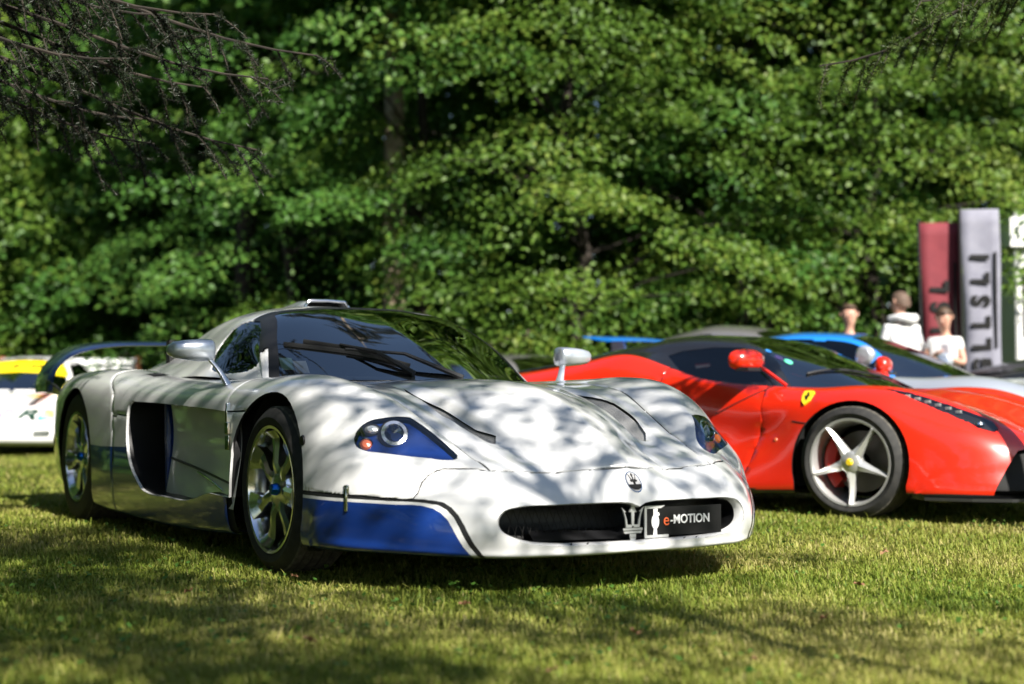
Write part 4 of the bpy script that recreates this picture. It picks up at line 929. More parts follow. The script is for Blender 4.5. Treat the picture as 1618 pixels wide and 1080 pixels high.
    fl = Cg.reshape(-1, 3); kd = KDTree(len(fl)); U_, K_ = np.meshgrid(ku, kk); Uf, Kf = U_.ravel(), K_.ravel()
    for i, p in enumerate(fl): kd.insert(p, i)
    kd.balance()
    for f in cb.faces:
        c = f.calc_center_median(); _, i, _ = kd.find(c); u, k = Uf[i], Kf[i]
        f[ck] = 2 if (c.y > .42 and inside(sg, c.x, c.z)) else (1 if (.03 < u < .97 and k < 1.82) else 3)
    cb.normal_update()
    bm_obj('roof', take(cb, ck, (3,), 2, gap=0), M['black_paint'], root); bm_obj('windscreen', take(cb, ck, (1,), 2, gap=0), M['glass'], root)
    for mi in (0, 1): bm_obj('side_window', take(cb, ck, (2,), mi, gap=0, off=-.002), M['dark_glass'], root)
    tc = BVHTree.FromBMesh(cb)
    def onglass(x, y, up):
        h = tc.ray_cast(Vector((x, abs(y), 2)), Vector((0, 0, -1))); 
        return Vector((x, y, (h[0].z if h[0] else .78) + up))
    for (x, y, c_, r) in ((-.78, -.50, (.05, .30, .8), .022), (-.70, -.515, (.55, .35, .8), .027), (-.64, -.50, (.12, .65, .42), .03)):
        b = MB(); b.add([onglass(x + r * math.cos(t), y + r * .8 * math.sin(t), .003) for t in np.linspace(0, 2 * math.pi, 13)[:-1]], [tuple(range(12))]); b.build('windscreen_sticker', mat('sticker', c_, .5), root, smooth=False)
    b = MB(); b.tube([onglass(-.50 + .028 * i, -.52 + .06 * i, .012) for i in range(11)], .008, 6); b.build('wiper', M['black'], root)
    MB().box((-1.3, 0, .50), (1.5, 1.3, .08)).build('cabin_floor', M['matte'], root)
    MB().add([(-.2, -.4, .74), (-.2, .4, .74), (-.62, .62, .75), (-.62, -.62, .75), (-.75, -.62, .5), (-.75, .62, .5)], [(0, 1, 2, 3), (3, 2, 5, 4)]).build('dashboard', M['leather'], root)
    for yy in (-.33, .33):
        b = MB(); b.add([(-1.25, yy - .22, .5), (-1.25, yy + .22, .5), (-1.5, yy + .22, .8), (-1.58, yy + .15, 1.0), (-1.58, yy - .15, 1.0), (-1.5, yy - .22, .8), (-1.5, yy - .2, .5), (-1.5, yy + .2, .5), (-1.68, yy + .12, 1.0), (-1.68, yy - .12, 1.0)], [(0, 1, 2, 5), (5, 2, 3, 4), (4, 3, 8, 9), (0, 5, 6), (1, 7, 2), (5, 4, 9, 6), (3, 2, 7, 8)]); bevel(b.build('seat', M['leather'], root), .02)
    for sgn in (1, -1):
        V = []; F = []; n = 24; pr = [(-.118, .12), (-.115, .35), (-.105, .75), (-.06, .98), (.0, 1.03), (.06, .95), (.10, .7), (.118, .3)]
        for (yy, k_) in pr:
            for j in range(n):
                w = 2 * math.pi * j / n; cx_, sz = math.cos(w), math.sin(w)
                V.append((-.70 + .075 * k_ * math.copysign(abs(cx_) ** .9, cx_) * (1 if cx_ > 0 else .5) - .25 * yy, (.93 + yy) * sgn, .918 + .066 * k_ * math.copysign(abs(sz) ** .9, sz)))
        for i in range(len(pr) - 1):
            for j in range(n): F.append((i * n + j, i * n + (j + 1) % n, (i + 1) * n + (j + 1) % n, (i + 1) * n + j))
        F += [tuple(range(n)), tuple((len(pr) - 1) * n + j for j in range(n))]
        mo = MB().add(V, F).build('wing_mirror', M['red'], root, sharp=70)
        b = MB(); b.tube(bez([(-.52, .74 * sgn, .765), (-.60, .80 * sgn, .84), (-.66, .85 * sgn, .895)], 4), [.022] * 9, 8, flat=.5); b.build('mirror_arm', M['red'], mo)
        b = MB(); b.box((-.67, .93 * sgn, .862), (.09, .16, .02)); b.build('mirror_base', M['black'], mo)
        wheel(root, 0, .8275 * sgn, .321, sgn, .321, .265, .247, 'star', M['yellow'], M['caliper'], M['alloy2'], 0, R(-90))
        wheel(root, -2.65, .80 * sgn, .345, sgn, .345, .345, .26, 'star', M['yellow'], M['caliper'], M['alloy2'], 0, R(20))
    tl = G[:, 0]; V = [tuple(p) for p in tl] + [(p[0], -p[1], p[2]) for p in tl[::-1]]
    MB().add(V, [tuple(range(len(V)))]).build('tail_panel', M['black'], root, smooth=False)
    MB().box((-1.4, 0, .118), (4.0, 1.2, .02)).build('floor_pan', M['matte'], root)
    bm.free(); cb.free()
build_red()

# ---------------------------------------------------------------- other parked cars (behind, out of focus)
def build_coupe_simple(name, label, loc, yaw, paint_m, roof_m, zs=1.0, xs=1.0, hood_m=None, group=None, cab_z=1.0, glassm=None):
    root = empty(name, loc, yaw - math.pi / 2, label, 'car', group)
    def sc(L, k, z0=0): return [[(u, x * xs, y * .97, z * k) for (u, x, y, z) in row] for row in L]
    U = np.linspace(-3.6, 1.9, 92); J = np.linspace(0, 9, 55)
    G = loft(sc(FE_LINES, zs), U, J, 3, 2); bm = grid_bm(G); key = bm.faces.layers.int.new('zone'); X, Y, Z = (1, 0, 0), (0, 1, 0), (0, 0, 1)
    def arch(cx, cz, r, n=20): return [(cx + r * math.cos(w), cz + r * math.sin(w)) for w in np.linspace(-.3, math.pi + .3, n)] + [(cx - r * .95, .05), (cx + r * .95, .05)]
    af, ar = arch(0, .31, .37), arch(-2.65 * xs, .32, .385)
    foot = [(x * xs, y * .97) for x, y in [(-.1, -.05), (-.1, 0), (-.19, .33), (-.40, .56), (-.58, .675), (-.83, .755), (-1.05, .765), (-1.33, .745), (-1.67, .725), (-2.18, .68), (-2.88, .63), (-2.88, -.05)]]
    hood = [(x * xs, y) for x, y in [(1.0, -.05), (1.0, 0), (.93, .45), (.80, .53), (.6, .545), (.3, .585), (0, .615), (-.3, .64), (-.55, .66), (-.40, .54), (-.18, .33), (-.09, 0), (-.09, -.05)]]
    cut(bm, af, X, Z, lambda c: c.y > .65); cut(bm, ar, X, Z, lambda c: c.y > .65); cut(bm, foot, X, Y, lambda c: c.z > .6); cut(bm, hood, X, Y, lambda c: c.z > .40)
    for f in bm.faces:
        c = f.calc_center_median(); z = 2
        if c.y > .65 and (inside(af, c.x, c.z) or inside(ar, c.x, c.z)): z = 0
        elif c.z > .6 and inside(foot, c.x, c.y): z = 0
        elif c.z > .40 and inside(hood, c.x, c.y): z = 1
        f[key] = z
    bm.normal_update()
    bm_obj('bonnet', take(bm, key, (1,), 2), hood_m or paint_m, root); bm_obj('body', take(bm, key, (2,), 2), paint_m, root)
    bm_obj('inner_skin', take(bm, key, (1, 2), 2, gap=0, off=-.015), M['matte'], root)
    ku = np.linspace(0, 3, 61); kk = np.concatenate([np.linspace(0, 2, 25)[:-1], np.linspace(2, 4, 21)])
    cabl = [[(u, x * xs, y * .97, .752 * zs + (z - .752) * zs * cab_z) for (u, x, y, z) in row] for row in FE_CAB]
    Cg = loft(cabl, ku, kk, 3, 2); cb = grid_bm(Cg); ck = cb.faces.layers.int.new('zone')
    from mathutils.kdtree import KDTree
    fl = Cg.reshape(-1, 3); kd = KDTree(len(fl)); U_, K_ = np.meshgrid(ku, kk); Uf, Kf = U_.ravel(), K_.ravel()
    for i, p in enumerate(fl): kd.insert(p, i)
    kd.balance()
    for f in cb.faces:
        _, i, _ = kd.find(f.calc_center_median()); u, k = Uf[i], Kf[i]
        f[ck] = 1 if (.03 < u < .97 and k < 1.85) else (2 if (2.25 < k < 3.75 and .30 < u < 1.75) else 3)
    cb.normal_update()
    bm_obj('roof', take(cb, ck, (3,), 2, gap=0), roof_m, root); bm_obj('windscreen', take(cb, ck, (1,), 2, gap=0), glassm or M['glass'], root)
    for mi in (0, 1): bm_obj('side_window', take(cb, ck, (2,), mi, gap=0, off=-.002), M['dark_glass'], root)
    MB().box((-1.3 * xs, 0, .52), (1.5, 1.25, .08)).build('cabin_floor', M['matte'], root)
    for yy in (-.33, .33):
        b = MB(); b.box((-1.55 * xs, yy, .80), (.14, .42, .5)); b.box((-1.3 * xs, yy, .58), (.5, .42, .1)); bevel(b.build('seat', M['leather'], root), .04)
    for sgn in (1, -1):
        b = MB(); b.lathe([(0, -.06), (.05, -.055), (.075, -.02), (.07, .03), (.03, .07), (0, .075)], 'Y', 14, c=(-.68 * xs, .95 * sgn, .90 * zs)); b.build('wing_mirror', paint_m, root)
        p = G[np.argmin(abs(J - 3.6)), np.argmin(abs(U - .7))]
        b = MB(); b.lathe([(0, .01), (.06, .004), (.075, -.02)], 'Z', 18, c=(p[0], p[1] * sgn, p[2] + .002)); b.build('headlight', M['lamp_white'], root)
        for xx, rt in ((0, .325), (-2.65 * xs, .34)):
            wheel(root, xx, .79 * sgn, rt, sgn, rt, .26, .24, 'star', M['chrome'], M['steel'], M['alloy'], 0, R(30))
            arch_liner(root, xx, .88 * sgn, .58 * sgn, .315, .385)
    tl = G[:, 0]; V = [tuple(p) for p in tl] + [(p[0], -p[1], p[2]) for p in tl[::-1]]
    MB().add(V, [tuple(range(len(V)))]).build('tail_panel', M['black'], root, smooth=False)
    MB().box((-1.4 * xs, 0, .12), (3.9, 1.15, .02)).build('floor_pan', M['matte'], root)
    bm.free(); cb.free()
    return root
blue = build_coupe_simple('blue_sports_car', 'sports car with bright blue roof and rear wing and shiny silver nose', (3.72, 11.05, 0), R(56), M['silver'], M['sky_blue'], 1.12, 1.0, M['silver'], cab_z=.95)
b = MB(); V = []; F = []
for i, yy in enumerate(np.linspace(-.80, .80, 9)):
    for (sx_, sz_) in ((0, 0), (.05, .018), (.16, .022), (.30, .012), (.30, .004), (.16, -.008), (.05, -.010)): V.append((-2.92 - sx_, yy, 1.19 - .02 * (yy / .8) ** 2 + sz_ + sx_ * .12))
for i in range(8):
    for j in range(7): F.append((i * 7 + j, i * 7 + (j + 1) % 7, i * 7 + 7 + (j + 1) % 7, i * 7 + 7 + j))
F += [tuple(range(7)), tuple(56 + j for j in range(7))]
b.add(V, F).build('rear_wing', M['sky_blue'], blue, sharp=60)
for sgn in (-1, 1): bevel(MB().add([(-2.92, .45 * sgn - .012, .84), (-3.12, .45 * sgn - .012, .84), (-3.14, .45 * sgn - .012, 1.19), (-3.02, .45 * sgn - .012, 1.19), (-2.92, .45 * sgn + .012, .84), (-3.12, .45 * sgn + .012, .84), (-3.14, .45 * sgn + .012, 1.19), (-3.02, .45 * sgn + .012, 1.19)], [(0, 1, 2, 3), (4, 7, 6, 5), (0, 3, 7, 4), (1, 5, 6, 2), (3, 2, 6, 7), (0, 4, 5, 1)]).build('wing_support', M['silver'], blue), .004)
M['grey_paint'] = paint('grey_paint', (.20, .19, .19), metal=.4)
build_coupe_simple('grey_sports_car', 'grey car with a domed roof standing behind the red supercar', (3.32, 13.1, 0), R(56), M['grey_paint'], M['grey_paint'], 1.10, 1.0, None, cab_z=1.42)
build_coupe_simple('dark_sports_car', 'dark grey car half hidden behind the white coupe', (.95, 13.6, 0), R(40), M['black_paint'], M['grey_paint'], 1.0, 1.0, None, cab_z=1.08)
build_coupe_simple('black_sports_car', 'glossy black car in front of the white banner', (7.0, 14.0, 0), R(52), M['black_paint'], M['black_paint'], 1.0, 1.0, None, cab_z=1.15)
# ---------------------------------------------------------------- white racing car on the far left
M['sun_yellow'] = mat('yellow_sunstrip', (.85, .66, .01), .4)
M['cyan'] = mat('cyan_print', (.02, .45, .6), .5); M['purple'] = mat('purple_print', (.22, .08, .25), .5); M['green_k'] = mat('dark_green_print', (.01, .05, .03), .5)
race = build_coupe_simple('racing_car', 'white racing car with yellow windscreen strip and big white rear wing', (-6.45, 18.4, 0), R(4), M['race_white'], M['race_white'], 1.05, 1.0, None, cab_z=1.28)
from mathutils.bvhtree import BVHTree
def trees_of(root, names):
    out = []
    for o in root.children:
        if o.name.split('.')[0] in names:
            me = o.data; out.append(BVHTree.FromPolygons([v.co for v in me.vertices], [p.vertices[:] for p in me.polygons]))
    return out
rb = trees_of(race, ('body', 'bonnet')); rg = trees_of(race, ('windscreen', 'roof'))
def rfront(y, z, trees=rb):
    best = None
    for t in trees:
        h = t.ray_cast(Vector((3, y, z)), Vector((-1, 0, 0)))
        if h[0] and (best is None or h[0].x > best.x): best = h[0]
    return best
def decal(name, poly, mt, trees=rb, up=.004, n=5):
    """flat print following the car's front, outline given in (y,z)"""
    me = bpy.data.meshes.new(name); bmx = bmesh.new(); vs = [bmx.verts.new((0, y, z)) for y, z in poly]; bmx.faces.new(vs)
    bmesh.ops.triangulate(bmx, faces=bmx.faces[:]); bmesh.ops.subdivide_edges(bmx, edges=bmx.edges[:], cuts=3, use_grid_fill=True)
    for v in bmx.verts:
        h = rfront(v.co.y, v.co.z, trees); v.co.x = (h.x if h else .9) + up
    bmx.to_mesh(me); bmx.free(); return link(name, me, mt, race, False)
decal('sun_strip', [(-.52, 1.12), (-.40, 1.175), (-.2, 1.20), (0, 1.205), (.2, 1.20), (.40, 1.175), (.52, 1.12), (.60, .985), (.30, 1.035), (0, 1.05), (-.30, 1.035), (-.60, .985)], M['sun_yellow'], rg, .006)
def rtext(s, y, z, size, mt, trees, bold=.004, shear=0, sx=1):
    h = rfront(y, z, trees); x = (h.x if h else .9) + .012; h2 = rfront(y, z + .04, trees); sl = math.atan2((h.x - h2.x) if h and h2 else 0, .04)
    M4 = Matrix.Translation((x, y, z)) @ Matrix(((0, 0, 1, 0), (1, 0, 0, 0), (0, 1, 0, 0), (0, 0, 0, 1))) @ Matrix.Rotation(-sl, 4, 'X')
    return text(s, size, M4, mt, race, 'lettering', .002, bold, sx, 'CENTER', shear)
rtext('STOR', .12, 1.125, .13, M['k_letter'], rg, .006, 0, 1.7)
rtext('R', .46, .50, .30, M['green_k'], rb, .010, .25, 1.35)
for i in range(7):
    zz = .50 + (i - 3) * .024; hw = math.sqrt(max(.0001, .085 ** 2 - ((i - 3) * .024) ** 2)) * 1.15
    decal('stripe', [(.22 - hw, zz - .007), (.22 + hw, zz - .007), (.22 + hw, zz + .007), (.22 - hw, zz + .007)], M['purple'])
decal('colour_flash', [(.585, .42), (.72, .43), (.615, .485)], M['cyan']); decal('colour_flash', [(.585, .42), (.615, .485), (.63, .60), (.61, .56)], M['green_k'])
decal('colour_flash', [(.80, .24), (.85, .26), (.85, .34), (.805, .315)], M['orange']); decal('colour_flash', [(.80, .175), (.85, .18), (.85, .258), (.80, .238)], M['sun_yellow'])
decal('colour_flash', [(.33, .725), (.50, .79), (.72, .80), (.74, .755), (.52, .755)], M['orange']); decal('colour_flash', [(.30, .700), (.33, .722), (.52, .752), (.74, .752), (.74, .735), (.52, .735)], M['sun_yellow'])
hb_ = decal('headlight_window', [(.63, .455), (.83, .44), (.83, .55), (.635, .565)], M['lamp_white'], up=.006)
h = rfront(.70, .51); MB().lathe([(0, .02), (.045, .014), (.055, 0)], 'X', 20, c=(h.x + .008, .70, .51)).build('headlamp', mat('yellow_lamp', (.75, .62, .2), .2, coat=1), race)
h = rfront(.76, .45); MB().lathe([(0, .02), (.032, .014), (.04, 0)], 'X', 20, c=(h.x + .008, .765, .445)).build('fog_lamp', mat('pale_yellow_lamp', (.6, .55, .3), .2, coat=1), race)
decal('air_inlet', [(.56, .225), (.72, .225), (.735, .245), (.735, .29), (.72, .305), (.57, .305), (.555, .29), (.555, .24)], mat('inlet_grey', (.06, .07, .06), .6))
b = MB(); V = []; F = []
for i, yy in enumerate(np.linspace(-1.0, 1.0, 9)):
    for (sx_, sz_) in ((0, -.11), (.02, .0), (.05, .09), (.10, .115), (.12, .10), (.06, -.02), (.03, -.115)): V.append((-3.25 - sx_, yy, 1.19 + sz_))
for i in range(8):
    for j in range(7): F.append((i * 7 + j, i * 7 + (j + 1) % 7, i * 7 + 7 + (j + 1) % 7, i * 7 + 7 + j))
F += [tuple(range(7)), tuple(56 + j for j in range(7))]
rw = b.add(V, F).build('rear_wing', M['race_white'], race, sharp=60)
for sgn in (-1, 1):
    bevel(MB().add([(-3.1, .55 * sgn - .012, .85), (-3.4, .55 * sgn - .012, .85), (-3.38, .55 * sgn - .012, 1.10), (-3.26, .55 * sgn - .012, 1.10), (-3.1, .55 * sgn + .012, .85), (-3.4, .55 * sgn + .012, .85), (-3.38, .55 * sgn + .012, 1.10), (-3.26, .55 * sgn + .012, 1.10)], [(0, 1, 2, 3), (4, 7, 6, 5), (0, 3, 7, 4), (1, 5, 6, 2), (3, 2, 6, 7), (0, 4, 5, 1)]).build('wing_support', M['black'], race), .004)
    bevel(MB().box((-3.32, 1.01 * sgn, 1.18), (.34, .016, .30)).build('wing_end_plate', mat('copper_end_plate', (.30, .10, .05), .4), race), .004)
MW = Matrix(((0, 0, 1, -3.246), (1, 0, 0, .45), (0, 1, 0, 1.20), (0, 0, 0, 1)))
MB().prism([(.22 * math.cos(t), .028 * max(-.35, math.sin(t))) for t in np.linspace(0, 2 * math.pi, 30)[:-1]], 0, .006, MW).build('oval_print', mat('grey_print', (.18, .19, .17), .5), rw, smooth=False)
text('- ', .1, MW @ Matrix.Translation((-.33, .005, 0)), M['k_letter'], rw, 'lettering', .004, .002, 1.6); text('OR', .085, MW @ Matrix.Translation((.27, 0, .002)), M['green_k'], rw, 'lettering', .004, .004, 1.9, 'LEFT', .3)
# ---------------------------------------------------------------- people, banners, marquee
def skin(name, pts, edges, mt, parent, sub=2):
    """one continuous surface grown along a skeleton; pts {key:(x,y,z,rx,ry)}"""
    keys = list(pts); me = bpy.data.meshes.new(name); me.from_pydata([pts[k][:3] for k in keys], [(keys.index(a), keys.index(b)) for a, b in edges], []); me.update()
    o = bpy.data.objects.new(name, me); COL.objects.link(o)
    o.modifiers.new('skin', 'SKIN'); 
    if not me.skin_vertices: 
        bm = bmesh.new(); bm.from_mesh(me); bm.verts.layers.skin.verify(); bm.to_mesh(me); bm.free()
    for i, k in enumerate(keys):
        p = pts[k]; sv = me.skin_vertices[0].data[i]; sv.radius = (p[3], p[4] if len(p) > 4 else p[3]); sv.use_root = (i == 0)
    s = o.modifiers.new('sub', 'SUBSURF'); s.levels = sub; s.render_levels = sub
    dg = bpy.context.evaluated_depsgraph_get(); m2 = bpy.data.meshes.new_from_object(o.evaluated_get(dg)); bpy.data.objects.remove(o)
    return link(name, m2, mt, parent, True, None)
M['skin'] = noisy('skin', (.50, .27, .19), (.60, .34, .25), 30, .5)
M['hair'] = noisy('brown_hair', (.045, .025, .014), (.10, .06, .035), 80, .6)
M['hair_s'] = noisy('cropped_hair', (.07, .045, .03), (.16, .10, .07), 60, .7)
def person(label, loc, rz, H, shirt, trousers, hair, arms, lean=0, head_turn=0, head_tilt=0, dress=False, longhair=False):
    s = H / 1.75; root = empty('person', loc, rz, label, 'person')
    P = lambda x, y, z, r, r2=None: (x * s, y * s, z * s, r * s, (r2 or r) * s)
    # faces +x ; y left
    B = {'pelvis': P(0, 0, .95, .105, .15), 'waist': P(0, 0, 1.10, .095, .135), 'chest': P(.0, 0, 1.29, .10, .135), 'neck0': P(-.01, 0, 1.42, .055, .075), 'neck': P(.005, 0, 1.50, .046), 'jaw': P(.03, 0, 1.555, .066, .064), 'skull': P(.02, 0, 1.65, .098, .083), 'crown': P(.01, 0, 1.71, .06, .055)}
    E = [('pelvis', 'waist'), ('waist', 'chest'), ('chest', 'neck0'), ('neck0', 'neck'), ('neck', 'jaw'), ('jaw', 'skull'), ('skull', 'crown')]
    for q, sg in (('l', 1), ('r', -1)):
        B.update({'hip' + q: P(0, .09 * sg, .90, .085), 'knee' + q: P(.02, .10 * sg, .50, .056), 'ankle' + q: P(-.01, .10 * sg, .09, .038), 'toe' + q: P(.14, .12 * sg, .035, .035)})
        E += [('pelvis', 'hip' + q), ('hip' + q, 'knee' + q), ('knee' + q, 'ankle' + q), ('ankle' + q, 'toe' + q)]
        sh, el, wr = arms[q]
        B.update({'sh' + q: P(*sh, .055), 'el' + q: P(*el, .040), 'wr' + q: P(*wr, .027)})
        E += [('chest', 'sh' + q), ('sh' + q, 'el' + q), ('el' + q, 'wr' + q)]
        d = (Vector(wr) - Vector(el)).normalized(); w = Vector(wr); side = d.cross(Vector((0, sg * .3, 1))).normalized(); pal = w + d * .05
        B['palm' + q] = P(*pal, .030, .018); E.append(('wr' + q, 'palm' + q))
        for fi in range(4):
            a = pal + d * .035 + side * (.028 - .018 * fi); e_ = a + d * (.035 - .004 * abs(fi - 1)) + Vector((0, -.012 * sg, -.006)); B['f%d%s' % (fi, q)] = P(*a, .0095); B['g%d%s' % (fi, q)] = P(*e_, .008)
            E += [('palm' + q, 'f%d%s' % (fi, q)), ('f%d%s' % (fi, q), 'g%d%s' % (fi, q))]
        a = w + d * .03 + side * .035; B['t' + q] = P(*a, .010); B['u' + q] = P(*(a + d * .03 + side * .012), .008); E += [('wr' + q, 't' + q), ('t' + q, 'u' + q)]
    # head turn about the neck
    for k in ('jaw', 'skull', 'crown'):
        v = Vector(B[k][:3]) - Vector(B['neck'][:3]); v = Matrix.Rotation(head_turn, 3, 'Z') @ Matrix.Rotation(head_tilt, 3, 'Y') @ v + Vector(B['neck'][:3]); B[k] = (v.x, v.y, v.z) + B[k][3:]
    skin('body', B, E, M['skin'], root)
    Hc = Vector(B['skull'][:3]); HR = Matrix.Rotation(head_turn, 3, 'Z') @ Matrix.Rotation(head_tilt, 3, 'Y')
    hp = lambda x, y, z: Hc + HR @ Vector((x * s * 1.1, y * s * 1.1, z * s * 1.1))
    # facial features
    b = MB()
    b.tube([hp(.088, 0, .0), hp(.108, 0, -.03), hp(.095, 0, -.036)], [.006 * s, .011 * s, .008 * s], 8); b.build('nose', M['skin'], root)
    for sg in (1, -1):
        e_ = MB(); e_.lathe([(0, -.006 * s), (.011 * s, 0), (0, .006 * s)], 'Z', 10, c=hp(.080, .030 * sg, .005)); e_.build('eye', M['k_letter'], root)
        e_ = MB(); e_.tube([hp(.0, .076 * sg, .02), hp(-.012, .088 * sg, .0), hp(.0, .078 * sg, -.025)], .010 * s, 6); e_.build('ear', M['skin'], root)
    b = MB(); b.tube([hp(.083, -.022, -.058), hp(.092, 0, -.060), hp(.083, .022, -.058)], .006 * s, 6); b.build('mouth', mat('lips', (.35, .10, .08), .5), root)
    # hair: cap of the skull, lower at the back
    V = []; F = []; n = 20; m_ = 8
    for i in range(m_ + 1):
        for j in range(n):
            w = 2 * math.pi * j / n; low = -.005 + .062 * max(0, math.cos(w)) ** .5 - (.075 if longhair else .045) * max(0, -math.cos(w)); top = .098
            t = i / m_; zz = low + (top - low) * math.sin(t * math.pi / 2); rr = math.sqrt(max(0, 1 - max(0, zz / .10) ** 2)) * (1 + .05 * math.sin(5 * w + 3 * i) + .03 * math.sin(11 * w))
            V.append(hp(-.008 + .097 * rr * math.cos(w), .084 * rr * math.sin(w), zz))
    for i in range(m_):
        for j in range(n): F.append((i * n + j, i * n + (j + 1) % n, (i + 1) * n + (j + 1) % n, (i + 1) * n + j))
    F.append(tuple(m_ * n + j for j in range(n)))
    MB().add(V, F).build('hair', hair, root, sharp=None)
    # clothing shells over the same skeleton
    g = 1.13; up = {}
    for k in ('pelvis', 'waist', 'chest', 'neck0'): p = B[k]; up[k] = p[:3] + (p[3] * g + .008, p[4] * g + .008)
    ue = [('pelvis', 'waist'), ('waist', 'chest'), ('chest', 'neck0')]
    for q in 'lr':
        p = B['sh' + q]; up['sh' + q] = p[:3] + (p[3] * g + .012,) * 2; e1 = Vector(B['el' + q][:3]); s1 = Vector(p[:3]); w1 = Vector(B['wr' + q][:3])
        ue.append(('chest', 'sh' + q))
        if dress: c = s1.lerp(e1, .45); up['c' + q] = tuple(c) + (.07 * s, .07 * s); ue.append(('sh' + q, 'c' + q))
        else: up['el' + q] = tuple(e1) + (.052 * s,) * 2; c = e1.lerp(w1, .85); up['c' + q] = tuple(c) + (.038 * s,) * 2; ue += [('sh' + q, 'el' + q), ('el' + q, 'c' + q)]
    skin('dress' if dress else 'shirt', up, ue, shirt, root)
    if dress:
        b = MB(); b.lathe([(.118 * s, 1.06 * s), (.15 * s, .95 * s), (.20 * s, .75 * s), (.25 * s, .55 * s), (.235 * s, .55 * s)], 'Z', 24); o = b.build('skirt', shirt, root)
        for v in o.data.vertices: v.co.x *= .85
    else:
        lo = {}; le = []; p = B['pelvis']; lo['pelvis'] = p[:3] + (p[3] * g, p[4] * g)
        for q in 'lr':
            for k, r in (('hip', .098), ('knee', .075), ('ankle', .062)): lo[k + q] = B[k + q][:3] + (r * s, r * s)
            le += [('pelvis', 'hip' + q), ('hip' + q, 'knee' + q), ('knee' + q, 'ankle' + q)]
        skin('trousers', lo, le, trousers, root)
    for q in 'lr':
        t_ = B['toe' + q]; a = B['ankle' + q]; b = MB(); b.tube([(a[0] - .05 * s, a[1], .04 * s), (a[0] + .02 * s, a[1], .05 * s), (t_[0], t_[1], .035 * s), (t_[0] + .03 * s, t_[1], .03 * s)], [.035 * s, .045 * s, .045 * s, .03 * s], 10); b.build('shoe', M['black'], root)
    return root, hp
hang = {'l': ((0, .155, 1.365), (-.02, .215, 1.10), (.05, .25, .88)), 'r': ((0, -.155, 1.365), (-.02, -.215, 1.10), (.05, -.25, .88))}
fold = {'l': ((0, .145, 1.36), (.06, .21, 1.12), (.25, .06, 1.20)), 'r': ((0, -.145, 1.36), (.06, -.21, 1.12), (.25, -.05, 1.22))}
navy = noisy('blue_cotton', (.045, .065, .19), (.07, .09, .25), 40, .8); wht = noisy('white_cotton', (.66, .66, .66), (.76, .76, .75), 25, .85); dark = noisy('dark_denim', (.02, .025, .04), (.04, .045, .07), 50, .8)
face = lambda x, y: math.atan2(-y, -x)      # towards the camera
person('young person in a blue shirt standing behind the blue roofed car', (3.46, 14.7, 0), face(3.46, 14.7) + .15, 1.66, navy, dark, M['hair'], hang)
hood_p, hph = person('person in a white hooded top seen from behind', (4.05, 14.9, 0), face(4.05, 14.9) + math.pi + .45, 1.80, wht, dark, M['hair_s'], hang, head_turn=.5)
b = MB(); b.tube([hph(.05, .085, -.155), hph(-.05, .10, -.15), hph(-.115, .06, -.155), hph(-.135, 0, -.165), hph(-.115, -.06, -.155), hph(-.05, -.10, -.15), hph(.05, -.085, -.155)], [.03, .04, .05, .055, .05, .04, .03], 10); b.build('hood', wht, hood_p)
_, hp = person('person in a white short sleeved dress holding up a phone', (4.46, 14.75, 0), face(4.46, 14.75) - .2, 1.63, wht, dark, M['hair'], fold, head_tilt=.25, dress=True, longhair=True)
f_ = Vector((-4.46, -14.75, 0)).normalized()
ph = MB(); ph.box((0, 0, 0), (.010, .075, .15)); po = bevel(ph.build('mobile_phone', mat('pale_phone', (.6, .58, .66), .3)), .004)
po.location = (4.46 + f_.x * .27, 14.75 + f_.y * .27, 1.17); po.rotation_euler = (0, .3, math.atan2(f_.y, f_.x) - .2); tag(po, 'pale phone held in both hands by the person in the dress', 'phone')
def banner(label, x, y, w, h, z0, mt, letters, rz, lean):
    root = empty('banner', (x, y, 0), rz, label, 'banner')
    n = 12; V = []; F = []
    for i in range(n + 1):
        for j in range(5):
            t = i / n; V.append((-w / 2 + w * j / 4 + lean * t * h + .01 * math.sin(5 * t + j), .012 * math.sin(7 * t + 1.3 * j), z0 + h * t))
    for i in range(n):
        for j in range(4): F.append((i * 5 + j, i * 5 + j + 1, i * 5 + 6 + j, i * 5 + 5 + j))
    cl = obj('cloth', V, F, mt, root); so = cl.modifiers.new('thick', 'SOLIDIFY'); so.thickness = .004
    b = MB(); b.tube([(-w / 2 - .02, 0, 0), (-w / 2 - .02 + lean * h, 0, z0 + h + .05)], .015, 8); b.build('pole', M['black'], root)
    b = MB(); b.box((-w / 2, 0, .02), (.5, .4, .03)); b.build('foot', M['black'], root)
    for i, ch in enumerate(letters):
        if ch == ' ': continue
        t = (.10 + i * .125); zc = z0 + h * t
        M4 = Matrix.Translation((-.01 + lean * t * h, -.022, zc)) @ Matrix.Rotation(R(90), 4, 'X') @ Matrix.Rotation(R(90), 4, 'Z')
        text(ch, .26, M4, M['k_letter'], root, 'letter', .002, .016, .95, 'CENTER')
    b = MB(); b.box((w * .36 + lean * h * .5, -.02, z0 + h * .48), (.03, .004, h * .55), Matrix.Rotation(-math.atan(lean) if lean else 0, 3, 'Y') if False else None); b.build('line_print', M['k_letter'], root)
    return root
wine = noisy('shaded_red_cloth', (.17, .022, .032), (.21, .03, .04), 6, .8); white_shaded = noisy('shaded_white_cloth', (.20, .20, .25), (.25, .25, .30), 6, .8)  # the shade the banners hang in is mixed into these cloth colours
banner('wine red vertical banner with black letters under the branches', 4.79, 15.9, .41, 1.80, .85, wine, 'GLLSL ', R(-4), -.02)
banner('white vertical banner with black letters beside the marquee', 5.19, 15.75, .40, 1.93, .85, white_shaded, 'GLLSLI', R(-4), -.015)
